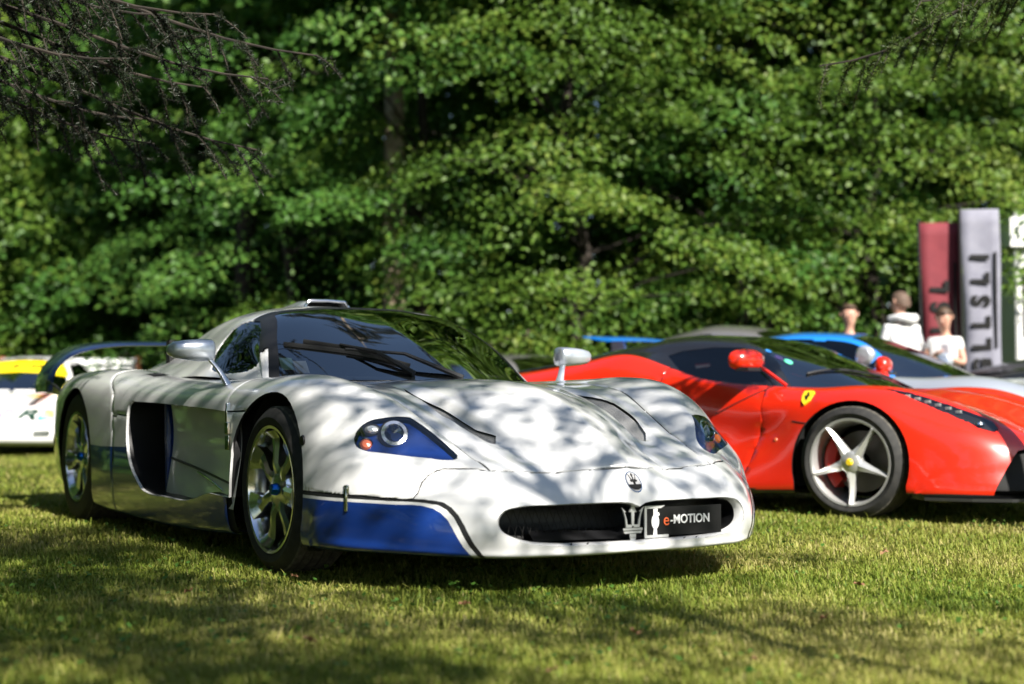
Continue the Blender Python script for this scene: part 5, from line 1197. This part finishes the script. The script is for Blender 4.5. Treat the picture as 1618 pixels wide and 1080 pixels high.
mq = empty('marquee', (7.45, 18.8, 0), R(4), 'white canvas marquee at the edge of the wood', 'tent'); mq.scale = (1, 1, 1.27); canv = noisy('white_canvas', (.74, .74, .72), (.82, .82, .80), 4, .8)
for sx in (-1, 1):
    for sy in (-1, 1): MB().tube([(1.5 * sx, 1.5 * sy, 0), (1.5 * sx, 1.5 * sy, 2.3)], .025, 8).build('post', M['alloy2'], mq)
obj('canopy', [(-1.6, -1.6, 2.25), (1.6, -1.6, 2.25), (1.6, 1.6, 2.25), (-1.6, 1.6, 2.25), (0, 0, 2.55), (-1.6, -1.6, 1.98), (1.6, -1.6, 1.98), (1.6, 1.6, 1.98), (-1.6, 1.6, 1.98)], [(0, 1, 4), (1, 2, 4), (2, 3, 4), (3, 0, 4), (0, 5, 6, 1), (1, 6, 7, 2), (2, 7, 8, 3), (3, 8, 5, 0)], canv, mq, False)
for (a_, b_) in (((-1.5, -1.5), (1.5, -1.5)), ((-1.5, 1.5), (-1.5, -1.5))):
    V = []; F = []
    for i in range(25):
        t = i / 24; x = a_[0] + (b_[0] - a_[0]) * t; y = a_[1] + (b_[1] - a_[1]) * t; k = .02 * math.sin(i * 1.7)
        V += [(x + k * (a_[0] == b_[0]), y + k * (a_[1] == b_[1]), .25), (x, y, 2.2)]
    F = [(2 * i, 2 * i + 2, 2 * i + 3, 2 * i + 1) for i in range(24)]
    obj('side_wall', V, F, canv, mq)
MB().box((-1.15, -1.535, 1.45), (.5, .02, .6)).build('poster', noisy('brown_poster', (.16, .09, .06), (.24, .14, .09), 8, .6), mq, smooth=False)
# ---------------------------------------------------------------- trees
def leaf_mat(name, c1, c2, c3, trans=.35):
    m, t, b = nodes(name); setp(b, rough=.5, spec=.35)
    at = t.nodes.new('ShaderNodeAttribute'); at.attribute_name = 'tint'
    r = t.nodes.new('ShaderNodeValToRGB'); e = r.color_ramp.elements; e[0].color = tuple(c1) + (1,); e[1].color = tuple(c3) + (1,); k = e.new(.55); k.color = tuple(c2) + (1,)
    tr = t.nodes.new('ShaderNodeBsdfTranslucent'); mx = t.nodes.new('ShaderNodeMixShader'); mx.inputs[0].default_value = trans; out = t.nodes['Material Output']
    t.links.new(at.outputs['Fac'], r.inputs[0]); t.links.new(r.outputs[0], b.inputs['Base Color']); t.links.new(r.outputs[0], tr.inputs[0])
    t.links.new(b.outputs[0], mx.inputs[1]); t.links.new(tr.outputs[0], mx.inputs[2]); t.links.new(mx.outputs[0], out.inputs[0])
    return m
M['leaf'] = leaf_mat('broad_leaf', (.030, .095, .014), (.078, .185, .028), (.16, .26, .045))
M['leaf2'] = leaf_mat('yellowish_leaf', (.050, .112, .013), (.108, .198, .024), (.20, .26, .04))
M['needle'] = leaf_mat('shaded_conifer_needle', (.005, .010, .004), (.010, .018, .006), (.028, .034, .010), .05)  # dark tint carries the shade on the left boughs
M['needle_lit'] = leaf_mat('sunlit_conifer_needle', (.03, .06, .012), (.07, .12, .02), (.15, .18, .035), .25)  # brighter copy, sunlight on the right bough put into the colour
M['bark'] = noisy('grey_brown_bark', (.05, .038, .026), (.14, .11, .08), 14, .9, 6, .6)
M['bark_d'] = noisy('dark_bark', (.014, .011, .008), (.04, .03, .022), 14, .9, 6, .6)
def leaf_mesh(name, P, N, A, size, tint, mt, parent, asp=.62, kind='stuff', fold=.25):
    """P centres, N normals, A leaf axis; each leaf a folded kite of two triangles"""
    n = len(P); N = N / np.linalg.norm(N, axis=1, keepdims=True); A = A - N * (A * N).sum(1, keepdims=True); A /= np.maximum(np.linalg.norm(A, axis=1, keepdims=True), 1e-6); B = np.cross(N, A)
    s = size[:, None]
    V = np.stack([P - A * s * .5, P + B * s * asp * .5 - A * s * .05 + N * s * fold * .3, P + A * s * .5, P - B * s * asp * .5 - A * s * .05 + N * s * fold * .3], 1).reshape(-1, 3)
    i = np.arange(n) * 4; F = np.stack([np.stack([i, i + 1, i + 2], 1), np.stack([i, i + 2, i + 3], 1)], 1).reshape(-1)
    me = bpy.data.meshes.new(name); me.vertices.add(4 * n); me.vertices.foreach_set('co', V.astype(np.float32).ravel())
    me.loops.add(6 * n); me.loops.foreach_set('vertex_index', F.astype(np.int32)); me.polygons.add(2 * n)
    me.polygons.foreach_set('loop_start', np.arange(0, 6 * n, 3, dtype=np.int32))
    at = me.attributes.new('tint', 'FLOAT', 'POINT'); at.data.foreach_set('value', np.repeat(tint, 4).astype(np.float32))
    me.update(); me.validate(); o = link(name, me, mt, parent, False)
    if kind: o['kind'] = kind
    return o
def spray_points(rng, base, axis, L, Wd, n, droop=.42, thick=.075):
    """flat fan of leaves along a drooping twig"""
    axis = axis / np.linalg.norm(axis); side = np.cross([0, 0, 1.], axis); side /= max(np.linalg.norm(side), 1e-6)
    t = rng.random(n) ** .7; w = Wd * np.sin(np.pi * np.clip(t * .85 + .12, 0, 1)) ** .7; sx = (rng.random(n) * 2 - 1)
    P = base + axis * (t * L)[:, None] + side * (sx * w)[:, None]
    P[:, 2] += -droop * L * t ** 2 - .18 * Wd * sx ** 2 + rng.normal(0, thick, n)
    N = np.tile([0, 0, .7], (n, 1)) + rng.normal(0, .6, (n, 3)) + axis * .6
    A = axis * .6 + side * sx[:, None] * .8 + rng.normal(0, .5, (n, 3)) + np.array([0, 0, -.35])
    return P, N, A
def broad_tree(rng, name, label, loc, H, rad, zlow, nspray, leaf, mt, cat='tree', group=None, lean=(0, 0), per=130, trunk_r=.16, spray=(1.0, 1.7), shape=1.0, bark=None, front=None, high=0, hz0=7.0, limb=1.0, fill=0):
    root = empty(name, loc, 0, label, cat, group)
    n = 9; tp = [Vector((lean[0] * (i / n) ** 1.3 + .12 * math.sin(2.1 * i + loc[0]), lean[1] * (i / n) + .1 * math.cos(1.7 * i), H * .92 * i / n)) for i in range(n + 1)]
    b = MB(); b.tube(tp, [trunk_r * (1 - .85 * i / n) * (1.35 if i == 0 else 1) for i in range(n + 1)], 10)
    Ps, Ns, As, Ts = [], [], [], []
    for k in range(nspray):
        t = (k + rng.random()) / nspray; z = zlow + (H - zlow) * t
        prof = rad * (math.sin(math.pi * min(1, (.30 + .70 * t))) ** .6) * shape
        a = rng.random() * 2 * math.pi
        if front is not None and rng.random() < front: a = -math.pi / 2 + rng.normal(0, .9)
        d = np.array([math.cos(a), math.sin(a), 0.]); q = tp[min(n, int(n * min(.98, z / (H * .95))))]
        r0 = prof * (.25 + .55 * rng.random()); L = rng.uniform(*spray)
        base = np.array([q.x, q.y, 0]) + d * r0 + np.array([0, 0, z]); ax = d + np.array([0, 0, rng.uniform(-.15, .35)]) + rng.normal(0, .25, 3) * np.array([1, 1, .3])
        m = int(per * rng.uniform(.6, 1.3)); P, N, A = spray_points(rng, base, ax, L, L * rng.uniform(.4, .68), m)
        Ps.append(P); Ns.append(N); As.append(A); Ts.append(np.clip(rng.normal(.5 + rng.normal(0, .14), .16, m), 0, 1))
        if k % 2 == 0: b.tube([q, Vector(base) * .55 + q * .45 + Vector((0, 0, .12)), Vector(base), Vector(base + ax / np.linalg.norm(ax) * L * .6 + np.array([0, 0, -.12 * L]))], [.045 * limb, .03 * limb, .018 * limb, .006], 5)
    b.build('trunk', bark or M['bark'], root)
    P = np.concatenate(Ps); n_ = len(P); sz = rng.uniform(.75, 1.25, n_) * leaf; NN, AA, TT = np.concatenate(Ns), np.concatenate(As), np.concatenate(Ts)
    if high:                                   # closed upper crown, coarser leaves
        n2 = high; th = rng.uniform(0, 2 * np.pi, n2); rr = rad * 1.15 * np.sqrt(rng.random(n2)); hz = rng.random(n2); zz = hz0 + (H + .6 - hz0) * hz; rr = rr * np.sin(np.pi * np.clip(.42 + .55 * hz, 0, 1)) ** .5
        P = np.concatenate([P, np.stack([rr * np.cos(th), rr * np.sin(th), zz], 1)]); NN = np.concatenate([NN, rng.normal(0, .6, (n2, 3)) + [0, -.5, .7]]); AA = np.concatenate([AA, rng.normal(0, 1, (n2, 3))]); TT = np.concatenate([TT, np.clip(rng.normal(.5, .15, n2), 0, 1)]); sz = np.concatenate([sz, rng.uniform(.22, .34, n2)])
    if fill:                                   # loose leaves that thicken the side towards the lawn
        n3 = fill; th = -np.pi / 2 + rng.normal(0, .8, n3); rr = rad * rng.uniform(.35, 1.0, n3); zz = zlow * .6 + (H * .8 - zlow * .6) * rng.random(n3)
        q = np.stack([rr * np.cos(th), rr * np.sin(th), zz], 1); keep = vnoise(q[:, 0] * 1.0 + loc[0], q[:, 2], 1.0, 31) > .56; q = q[keep]; n3 = len(q)
        P = np.concatenate([P, q]); NN = np.concatenate([NN, rng.normal(0, .7, (n3, 3)) + [0, -.6, .5]]); AA = np.concatenate([AA, rng.normal(0, 1, (n3, 3)) + [0, 0, -.6]]); TT = np.concatenate([TT, np.clip(rng.normal(.42, .2, n3), 0, 1)]); sz = np.concatenate([sz, rng.uniform(.5, 1.2, n3) * leaf])
    leaf_mesh('crown', P, NN, AA, sz, TT, mt, root)
    return root
def copy_tree(o, loc, rz, sc, label, group):
    c = o.copy(); COL.objects.link(c); c.location = loc; c.rotation_euler = (0, 0, rz); c.scale = (sc, sc, sc); c['label'] = label; c['group'] = group
    for ch in o.children: d = ch.copy(); COL.objects.link(d); d.parent = c
    return c
rng = np.random.default_rng(11)
front_row = [(-9.6, 26.5, 9.5, 3.2, .6, 'leaf2', 'bushy tree with low yellowish boughs behind the racing car'), (-6.2, 27.0, 10, 3.0, 1.2, 'leaf', 'leafy tree rising behind the racing car wing'),
 (-3.3, 22.0, 9.5, 2.7, 1.0, 'leaf', 'leafy tree behind the white coupe rear wing'), (-1.35, 20.6, 10, 2.4, 2.6, 'leaf', 'tall tree with a bare pale trunk behind the white coupe'),
 (1.0, 19.0, 8.5, 2.7, 1.5, 'leaf2', 'tree with wide layered yellow green boughs behind the white coupe roof'), (3.1, 20.4, 9.5, 2.6, 1.4, 'leaf', 'leafy tree above the red supercar roof'),
 (5.0, 19.8, 9.5, 2.8, 2.5, 'leaf2', 'tree with bright boughs hanging over the red banner'), (8.2, 21.6, 10, 2.8, 2.4, 'leaf', 'leafy tree growing behind the marquee')]
TR = []
for i, (x, y, H, r, zl, mt, lab) in enumerate(front_row):
    k = y / 20
    TR.append(broad_tree(rng, 'broadleaf_tree', lab, (x, y, 0), H, r, zl, (84, 78, 50, 58, 90, 46, 84, 58)[i], (.088, .10, .085, .095, .08, .10, .085, .10)[i] * k, M[mt], lean=(rng.uniform(-.6, .6), rng.uniform(-.4, .1)), per=330, trunk_r=.13, limb=.55, bark=M['bark_d'], front=.62, spray=(1.2 * k, 2.1 * k), high=5200, hz0=6.2, fill=2400))
# shrubs along the edge of the wood
for (x, y, H, r, lab) in ((-8.4, 25.0, 2.6, 1.6, 'low spreading bush behind the racing car'), (-3.7, 21.0, 2.2, 1.3, 'low bush under the coupe wing'), (-1.7, 18.4, 1.8, 1.0, 'small bush beside the coupe roof scoop'), (.25, 17.4, 1.55, .8, 'bright green sapling behind the coupe bonnet'), (2.0, 18.8, 1.6, 1.0, 'dark bush behind the grey car')):
    broad_tree(rng, 'bush', lab, (x, y, 0), H, r, .25, 36, .10, M['leaf2'], cat='bush', per=130, trunk_r=.05, spray=(.6, 1.0), front=.5)
second = [(-11.5, 30.5, 'behind the racing car, leftmost of the inner row'), (-8.2, 31, 'between the two trees behind the racing car'), (-4.9, 27.0, 'behind the coupe wing, deep in shade'), (-2.3, 25.6, 'between the pale trunk and the coupe wing'), (.2, 24.4, 'behind the layered yellow green boughs'), (2.4, 25.6, 'between the layered boughs and the red car roof'), (4.4, 24.2, 'behind the three people, deep in shade'), (7.2, 25.6, 'behind the white banner, deep in shade'), (11, 24.8, 'behind the marquee, deep in shade')]
for i, (x, y, lab) in enumerate(second):
    copy_tree(TR[(i * 3 + 1) % len(TR)], (x, y, 0), rng.uniform(0, 6.28), rng.uniform(1.15, 1.35), 'shaded tree ' + lab, 'trees in the second row of the wood')
# the wood closes behind: one leafy mass nobody could count
n_ = 46000; P = np.stack([rng.uniform(-30, 30, n_), rng.uniform(32, 36, n_), rng.uniform(0, 14, n_)], 1)
wd = leaf_mesh('far_wood', P, rng.normal(0, .45, (n_, 3)) + [0, -1, .35], rng.normal(0, 1, (n_, 3)), rng.uniform(.45, .8, n_), np.clip(rng.normal(.3, .15, n_), 0, 1), M['leaf'], None)
tag(wd, 'dense dark foliage of the wood far behind', 'wood', None, 'stuff')
# trees round the lawn on the other sides
ring = [(-11.5, 9.5, 2), (-12, 4.5, 5), (-10.5, -.5, 1), (-12.5, -6, 3), (-8, -13, 4), (-3.5, -19, 6), (1.5, -21, 2), (6.5, -20, 7), (12, -17, 1), (16, -9, 5), (17, -1, 3), (16, 7, 6), (14.5, 14.5, 2)]
for i, (x, y, k) in enumerate(ring):
    copy_tree(TR[k], (x, y, 0), rng.uniform(0, 6.28), rng.uniform(.95, 1.15), 'tree on the far side of the lawn', 'trees round the lawn out of the picture')
for (x, y, k, sc, lab) in ((-6.2, 3.2, 4, .95, 'added unseen tree blocking sky light close to the tail side of the white coupe'), (-7.6, 6.8, 2, 1.0, 'added unseen tree blocking sky light between the white coupe and the racing car'), (-5.4, -1.6, 6, .95, 'added unseen tree blocking sky light left behind the camera'), (-8.6, 11.0, 1, 1.0, 'added unseen tree blocking sky light in front of the racing car side')):
    copy_tree(TR[k], (x, y, 0), rng.uniform(0, 6.28), sc, lab, 'added unseen trees darkening the side of the white coupe')  # out-of-view trees, added to cut the sky light on the coupe's side
for (x, y, H, r, lab) in ((-5.0, 4.3, 4.6, 1.6, 'added unseen tall bush blocking sky light nearest the tail of the white coupe'), (-6.0, 6.9, 4.6, 1.6, 'added unseen tall bush blocking sky light between the coupe and the racing car'), (-4.7, 1.9, 4.4, 1.6, 'added unseen tall bush blocking sky light left of the camera'), (-6.8, 9.4, 4.4, 1.6, 'added unseen tall bush blocking sky light level with the coupe rear wing'), (-6.6, 11.9, 3.0, 1.4, 'added unseen tall bush darkening the sill reflection beyond the coupe wing'), (-8.2, 14.2, 3.0, 1.5, 'added unseen tall bush darkening the sill reflection beside the nose of the racing car')):
    broad_tree(rng, 'bush', lab, (x, y, 0), H, r, .2, 100, .15, M['leaf'], cat='bush', per=110, trunk_r=.06, spray=(.7, 1.1))  # out-of-view bushes, added to darken the coupe's side and its reflections
# ---- conifers standing over the lawn
def tufts(rng, pts, per, ln, spread=1.0):
    P = np.repeat(pts, per, 0); D = rng.normal(0, 1, (len(P), 3)); D /= np.linalg.norm(D, axis=1, keepdims=True); return P + D * ln * .4 * spread, D
def conifer_bough(rng, b, start, end, sag, ntw, tw_len, tuft_step, per, ln, out, thick=.02):
    s = np.array(start, float); e = np.array(end, float); n = 12
    main = [s + (e - s) * t + np.array([0, 0, -sag * math.sin(math.pi * t * .9) * t - .0]) + np.array([.03 * math.sin(9 * t), .03 * math.cos(7 * t), .02 * math.sin(13 * t)]) for t in np.linspace(0, 1, n + 1)]
    b.tube([Vector(p) for p in main], [thick * (1 - .8 * i / n) for i in range(n + 1)], 6)
    ax = (e - s) / np.linalg.norm(e - s); side = np.cross(ax, [0, 0, 1]); side /= np.linalg.norm(side); pts = []
    for k in range(ntw):
        t = .15 + .85 * (k + rng.random()) / ntw; i = min(n - 1, int(t * n)); p = main[i] + (main[i + 1] - main[i]) * (t * n - i)
        L = tw_len * (1.1 - .6 * t) * rng.uniform(.5, 1.2); d = ax * rng.uniform(.2, .8) + side * rng.choice([-1, 1]) * rng.uniform(.4, 1) + np.array([0, 0, rng.uniform(-.9, .1)]); d /= np.linalg.norm(d)
        m = 6; tw = [p + d * L * j / m + np.array([0, 0, -.25 * L * (j / m) ** 2]) for j in range(m + 1)]
        b.tube([Vector(q) for q in tw], [.005 * (1 - .7 * j / m) + .001 for j in range(m + 1)], 4)
        for q in np.arange(.12 * L, L, tuft_step): f = q / L * m; jj = min(m - 1, int(f)); pts.append(tw[jj] + (tw[jj + 1] - tw[jj]) * (f - jj))
        for _ in range(2):
            j0 = rng.integers(1, m); d2 = d * .5 + rng.normal(0, .6, 3); d2 /= np.linalg.norm(d2); l2 = L * .4; tw2 = [tw[j0] + d2 * l2 * j / 3 for j in range(4)]
            b.tube([Vector(q) for q in tw2], .002, 3)
            for q in np.arange(.02, l2, tuft_step): pts.append(tw[j0] + d2 * q)
    P, D = tufts(rng, np.array(pts), per, ln); out.append((P, D))
def conifer(rng, name, label, loc, H, r0, boughs, fine, nm, bark):
    root = empty(name, loc, 0, label, 'tree'); b = MB(); n = 8
    b.tube([Vector((.05 * math.sin(i), .05 * math.cos(2 * i), H * i / n)) for i in range(n + 1)], [r0 * (1 - .9 * i / n) for i in range(n + 1)], 10)
    out = []; out2 = []
    for (s, e, sag, ntw, tl, st, per, ln) in boughs: conifer_bough(rng, b, s, e, sag, ntw, tl, st, per, ln, out)
    b.build('trunk', bark, root)
    P = np.concatenate([o[0] for o in out]); D = np.concatenate([o[1] for o in out]); n_ = len(P)
    leaf_mesh('needles', P, np.cross(D, rng.normal(0, 1, D.shape)), D, np.full(n_, boughs[0][7]) * rng.uniform(.7, 1.2, n_), np.clip(rng.normal(.45, .2, n_), 0, 1), nm, root, asp=fine, fold=0)
    return root
# left: boughs hanging into the top of the picture
bl = []
O = np.array((-3.7, 6.2, 0))
for (ex, ey, ez, sz) in ((-1.95, 6.5, 2.30, 2.75), (-1.45, 6.7, 2.18, 2.9), (-1.25, 6.9, 1.92, 2.8), (-1.75, 6.9, 1.95, 2.6), (-1.3, 6.3, 2.42, 3.0), (-.95, 6.9, 2.38, 3.1), (-1.9, 7.3, 2.15, 2.6), (-2.0, 6.4, 2.55, 3.0), (-1.6, 6.6, 2.5, 3.0), (-1.15, 6.6, 2.2, 2.9), (-1.7, 6.2, 2.2, 2.7)):
    bl.append(((0, 0, sz), (ex - O[0], ey - O[1], ez), .12, 24, .42, .012, 11, .028))
for k in range(16):
    a = rng.uniform(0, 6.28); z = 3.4 + 3.6 * k / 16; r = 1.5 * (1 - k / 22); bl.append(((0, 0, z), (math.cos(a) * r, math.sin(a) * r, z - .3), .15, 8, .5, .03, 5, .03))
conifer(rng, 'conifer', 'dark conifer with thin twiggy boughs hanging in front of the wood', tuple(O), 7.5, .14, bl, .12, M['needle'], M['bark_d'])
# right: one bough reaching into the top of the picture
O2 = np.array((3.3, 6.9, 0)); br = [((0, 0, 3.0), (1.55 - O2[0], .3, 2.38), .05, 30, .36, .011, 13, .030), ((0, 0, 3.1), (1.95 - O2[0], -.1, 2.60), .05, 20, .36, .011, 13, .030)]
for k in range(8):
    a = rng.uniform(-1, 1); z = 3.2 + 1.6 * k / 8; br.append(((0, 0, z), (math.cos(a) * .9, math.sin(a) * .9, z - .2), .1, 6, .4, .03, 5, .03))
conifer(rng, 'conifer', 'slender conifer whose bright bough tips hang above the red supercar', tuple(O2), 5.0, .07, br, .12, M['needle_lit'], M['bark_d'])
# tall thin conifers of the wood: bare below, drooping boughs high up
M['bark_p'] = noisy('pale_bark', (.16, .12, .08), (.40, .32, .23), 9, .9, 6, .6)  # the bark's own pale tone on the bare trunk
for (x, y, H, r0, lab) in ((-1.72, 20.4, 17, .19, 'tall conifer with a pale bare trunk showing between the leaves'), (1.9, 22.4, 18, .2, 'tall conifer rising above the layered boughs'), (-4.4, 23.4, 17, .2, 'tall conifer above the tree behind the coupe wing'), (5.2, 23.2, 18, .2, 'tall conifer above the banners')):
    bb = []
    for k in range(26):
        a = rng.uniform(0, 6.28); z = 8 + (H - 8.5) * k / 26; r = 2.6 * (1.1 - k / 30); bb.append(((0, 0, z), (math.cos(a) * r, math.sin(a) * r, z - .7), .35, 9, 1.1, .10, 6, .16))
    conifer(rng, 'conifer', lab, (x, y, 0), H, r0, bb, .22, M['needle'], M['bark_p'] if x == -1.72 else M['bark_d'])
# overhead canopy that dapples the white coupe
SH = (2.8, .7, 0)
shade = broad_tree(rng, 'broadleaf_tree', 'tall thin leaved tree shading the white coupe from behind the camera', SH, 6.9, 2.1, 4.0, 78, .085, M['leaf'], per=88, trunk_r=.055, spray=(.6, 1.2), limb=.35)
broad_tree(rng, 'broadleaf_tree', 'slender tree right behind the camera shading the lawn beside the coupe tail', (1.0, -.6, 0), 7.4, 1.7, 4.7, 62, .09, M['leaf'], per=95, trunk_r=.08, spray=(.6, 1.2), limb=.35)
broad_tree(rng, 'broadleaf_tree', 'small tree farther behind the camera shading the near corner of the lawn', (2.0, -2.1, 0), 6.4, 1.5, 4.1, 60, .09, M['leaf'], per=95, trunk_r=.08, spray=(.6, 1.2), limb=.35)
# ---------------------------------------------------------------- grass blades, clover, fallen leaves
def build_grass():
    r = np.random.default_rng(5)
    m, t, b = nodes('grass_blade'); setp(b, rough=.55, spec=.3)
    at = t.nodes.new('ShaderNodeAttribute'); at.attribute_name = 'tint'; rp = t.nodes.new('ShaderNodeValToRGB'); e = rp.color_ramp.elements
    e[0].position = 0; e[0].color = (.075, .155, .018, 1); e[1].position = 1; e[1].color = (.55, .48, .20, 1)
    for p, c in ((.30, (.175, .255, .030)), (.60, (.295, .335, .055)), (.82, (.42, .40, .11))): k = e.new(p); k.color = c + (1,)
    tr = t.nodes.new('ShaderNodeBsdfTranslucent'); mx = t.nodes.new('ShaderNodeMixShader'); mx.inputs[0].default_value = .42
    t.links.new(at.outputs['Fac'], rp.inputs[0]); t.links.new(rp.outputs[0], b.inputs['Base Color']); t.links.new(rp.outputs[0], tr.inputs[0]); t.links.new(b.outputs[0], mx.inputs[1]); t.links.new(tr.outputs[0], mx.inputs[2]); t.links.new(mx.outputs[0], t.nodes['Material Output'].inputs[0])
    X_, Y_ = [], []
    for (y0, y1, n) in ((2.7, 4.2, 90000), (4.2, 6.5, 100000), (6.5, 10, 85000), (10, 20, 75000)):
        y = r.uniform(y0, y1, n * 2); x = r.uniform(-1, 1, n * 2) * (.40 * y1 + .8); k = abs(x) < .40 * y + .8; X_.append(x[k][:n]); Y_.append(y[k][:n])
    x = np.concatenate(X_); y = np.concatenate(Y_); n = len(x)
    clump = vnoise(x, y, .22, 8); big = vnoise(x, y, 1.1, 9); dryp = vnoise(x, y, .55, 10)
    far = np.clip((y - 3) / 10, 0, 1)
    tuft = vnoise(x, y, .085, 12); L = (.014 + .014 * clump ** 1.5 + .018 * np.clip(tuft - .45, 0, 1) + .013 * r.random(n)) * (1 + .25 * big); tall = r.random(n) < .015; L = np.where(tall, L * 1.9, L)
    wd = r.uniform(.0012, .0026, n) * (1 + 1.6 * far)
    a = r.uniform(0, 2 * np.pi, n); lean = np.abs(r.normal(.7, .3, n)) * L; d = np.stack([np.cos(a), np.sin(a), 0 * a], 1); sd = np.stack([-np.sin(a), np.cos(a), 0 * a], 1)
    base = np.stack([x, y, ground_z(x, y) - .014], 1)
    mid = base + d * (lean * .35)[:, None] + np.array([0, 0, 1.]) * (L * .6)[:, None]; tip = base + d * lean[:, None] + np.array([0, 0, 1.]) * (np.sqrt(np.maximum(L ** 2 - (lean * .8) ** 2, (L * .35) ** 2)))[:, None]
    w = wd[:, None]
    V = np.stack([base - sd * w, base + sd * w, mid - sd * w * .8, mid + sd * w * .8, tip], 1).reshape(-1, 3); i = np.arange(n) * 5
    F = np.stack([i, i + 1, i + 3, i, i + 3, i + 2, i + 2, i + 3, i + 4], 1).reshape(-1)
    me = bpy.data.meshes.new('grass'); me.vertices.add(5 * n); me.vertices.foreach_set('co', V.astype(np.float32).ravel()); me.loops.add(9 * n); me.loops.foreach_set('vertex_index', F.astype(np.int32)); me.polygons.add(3 * n); me.polygons.foreach_set('loop_start', np.arange(0, 9 * n, 3, dtype=np.int32))
    tint = np.clip(.30 + .48 * dryp + .22 * (big - .5) + r.normal(0, .13, n), 0, 1); tint = np.where(r.random(n) < .05, r.uniform(.8, 1, n), tint)
    aa = me.attributes.new('tint', 'FLOAT', 'POINT'); aa.data.foreach_set('value', np.repeat(tint, 5).astype(np.float32)); me.update(); me.validate()
    o = link('grass', me, m, None, False); tag(o, 'short dry tipped lawn grass', 'grass', None, 'stuff')
    # clover and small broad weeds
    n = 5200; y = 2.8 + 6 * r.random(n) ** 1.3; x = r.uniform(-1, 1, n) * (.38 * y + .5); k = vnoise(x, y, .35, 21) > .52; x, y = x[k], y[k]; n = len(x)
    P = np.stack([x, y, ground_z(x, y) + r.uniform(.012, .04, n)], 1); N = np.tile([0, 0, 1.], (n, 1)) + r.normal(0, .35, (n, 3))
    cl = leaf_mesh('clover', P, N, r.normal(0, 1, (n, 3)), r.uniform(.010, .024, n), np.clip(r.normal(.6, .2, n), 0, 1), M['leaf'], None, asp=.95); tag(cl, 'small round clover leaves scattered in the lawn', 'clover', None, 'stuff')
build_grass()
fm = noisy('dead_leaf', (.16, .07, .03), (.30, .16, .08), 60, .8)
rl = np.random.default_rng(4); fs = [(-.55, 3.95), (.35, 4.1), (-.15, 4.6), (.95, 4.4), (1.25, 5.2), (-1.1, 4.9), (.1, 3.55), (.62, 3.7), (1.6, 6.2), (-.8, 5.3)]
for (x, y) in fs:
    s = rl.uniform(.011, .02); an = rl.uniform(0, 6.28); V = [(s * math.cos(q) * (1 + .3 * math.cos(5 * q)), .7 * s * math.sin(q) * (1 + .3 * math.cos(5 * q)), .006 * math.sin(3 * q + an)) for q in np.linspace(0, 2 * math.pi, 16)[:-1]] + [(0, 0, -.004)]
    o = obj('fallen_leaf', V, [(i, (i + 1) % 15, 15) for i in range(15)], fm, None, False); o.location = (x, y, float(ground_z(x, y)) + .028); o.rotation_euler = (rl.uniform(-.4, .4), rl.uniform(-.4, .4), an)
    tag(o, 'curled brown dead leaf lying in the grass', 'leaf', 'dead leaves on the lawn')
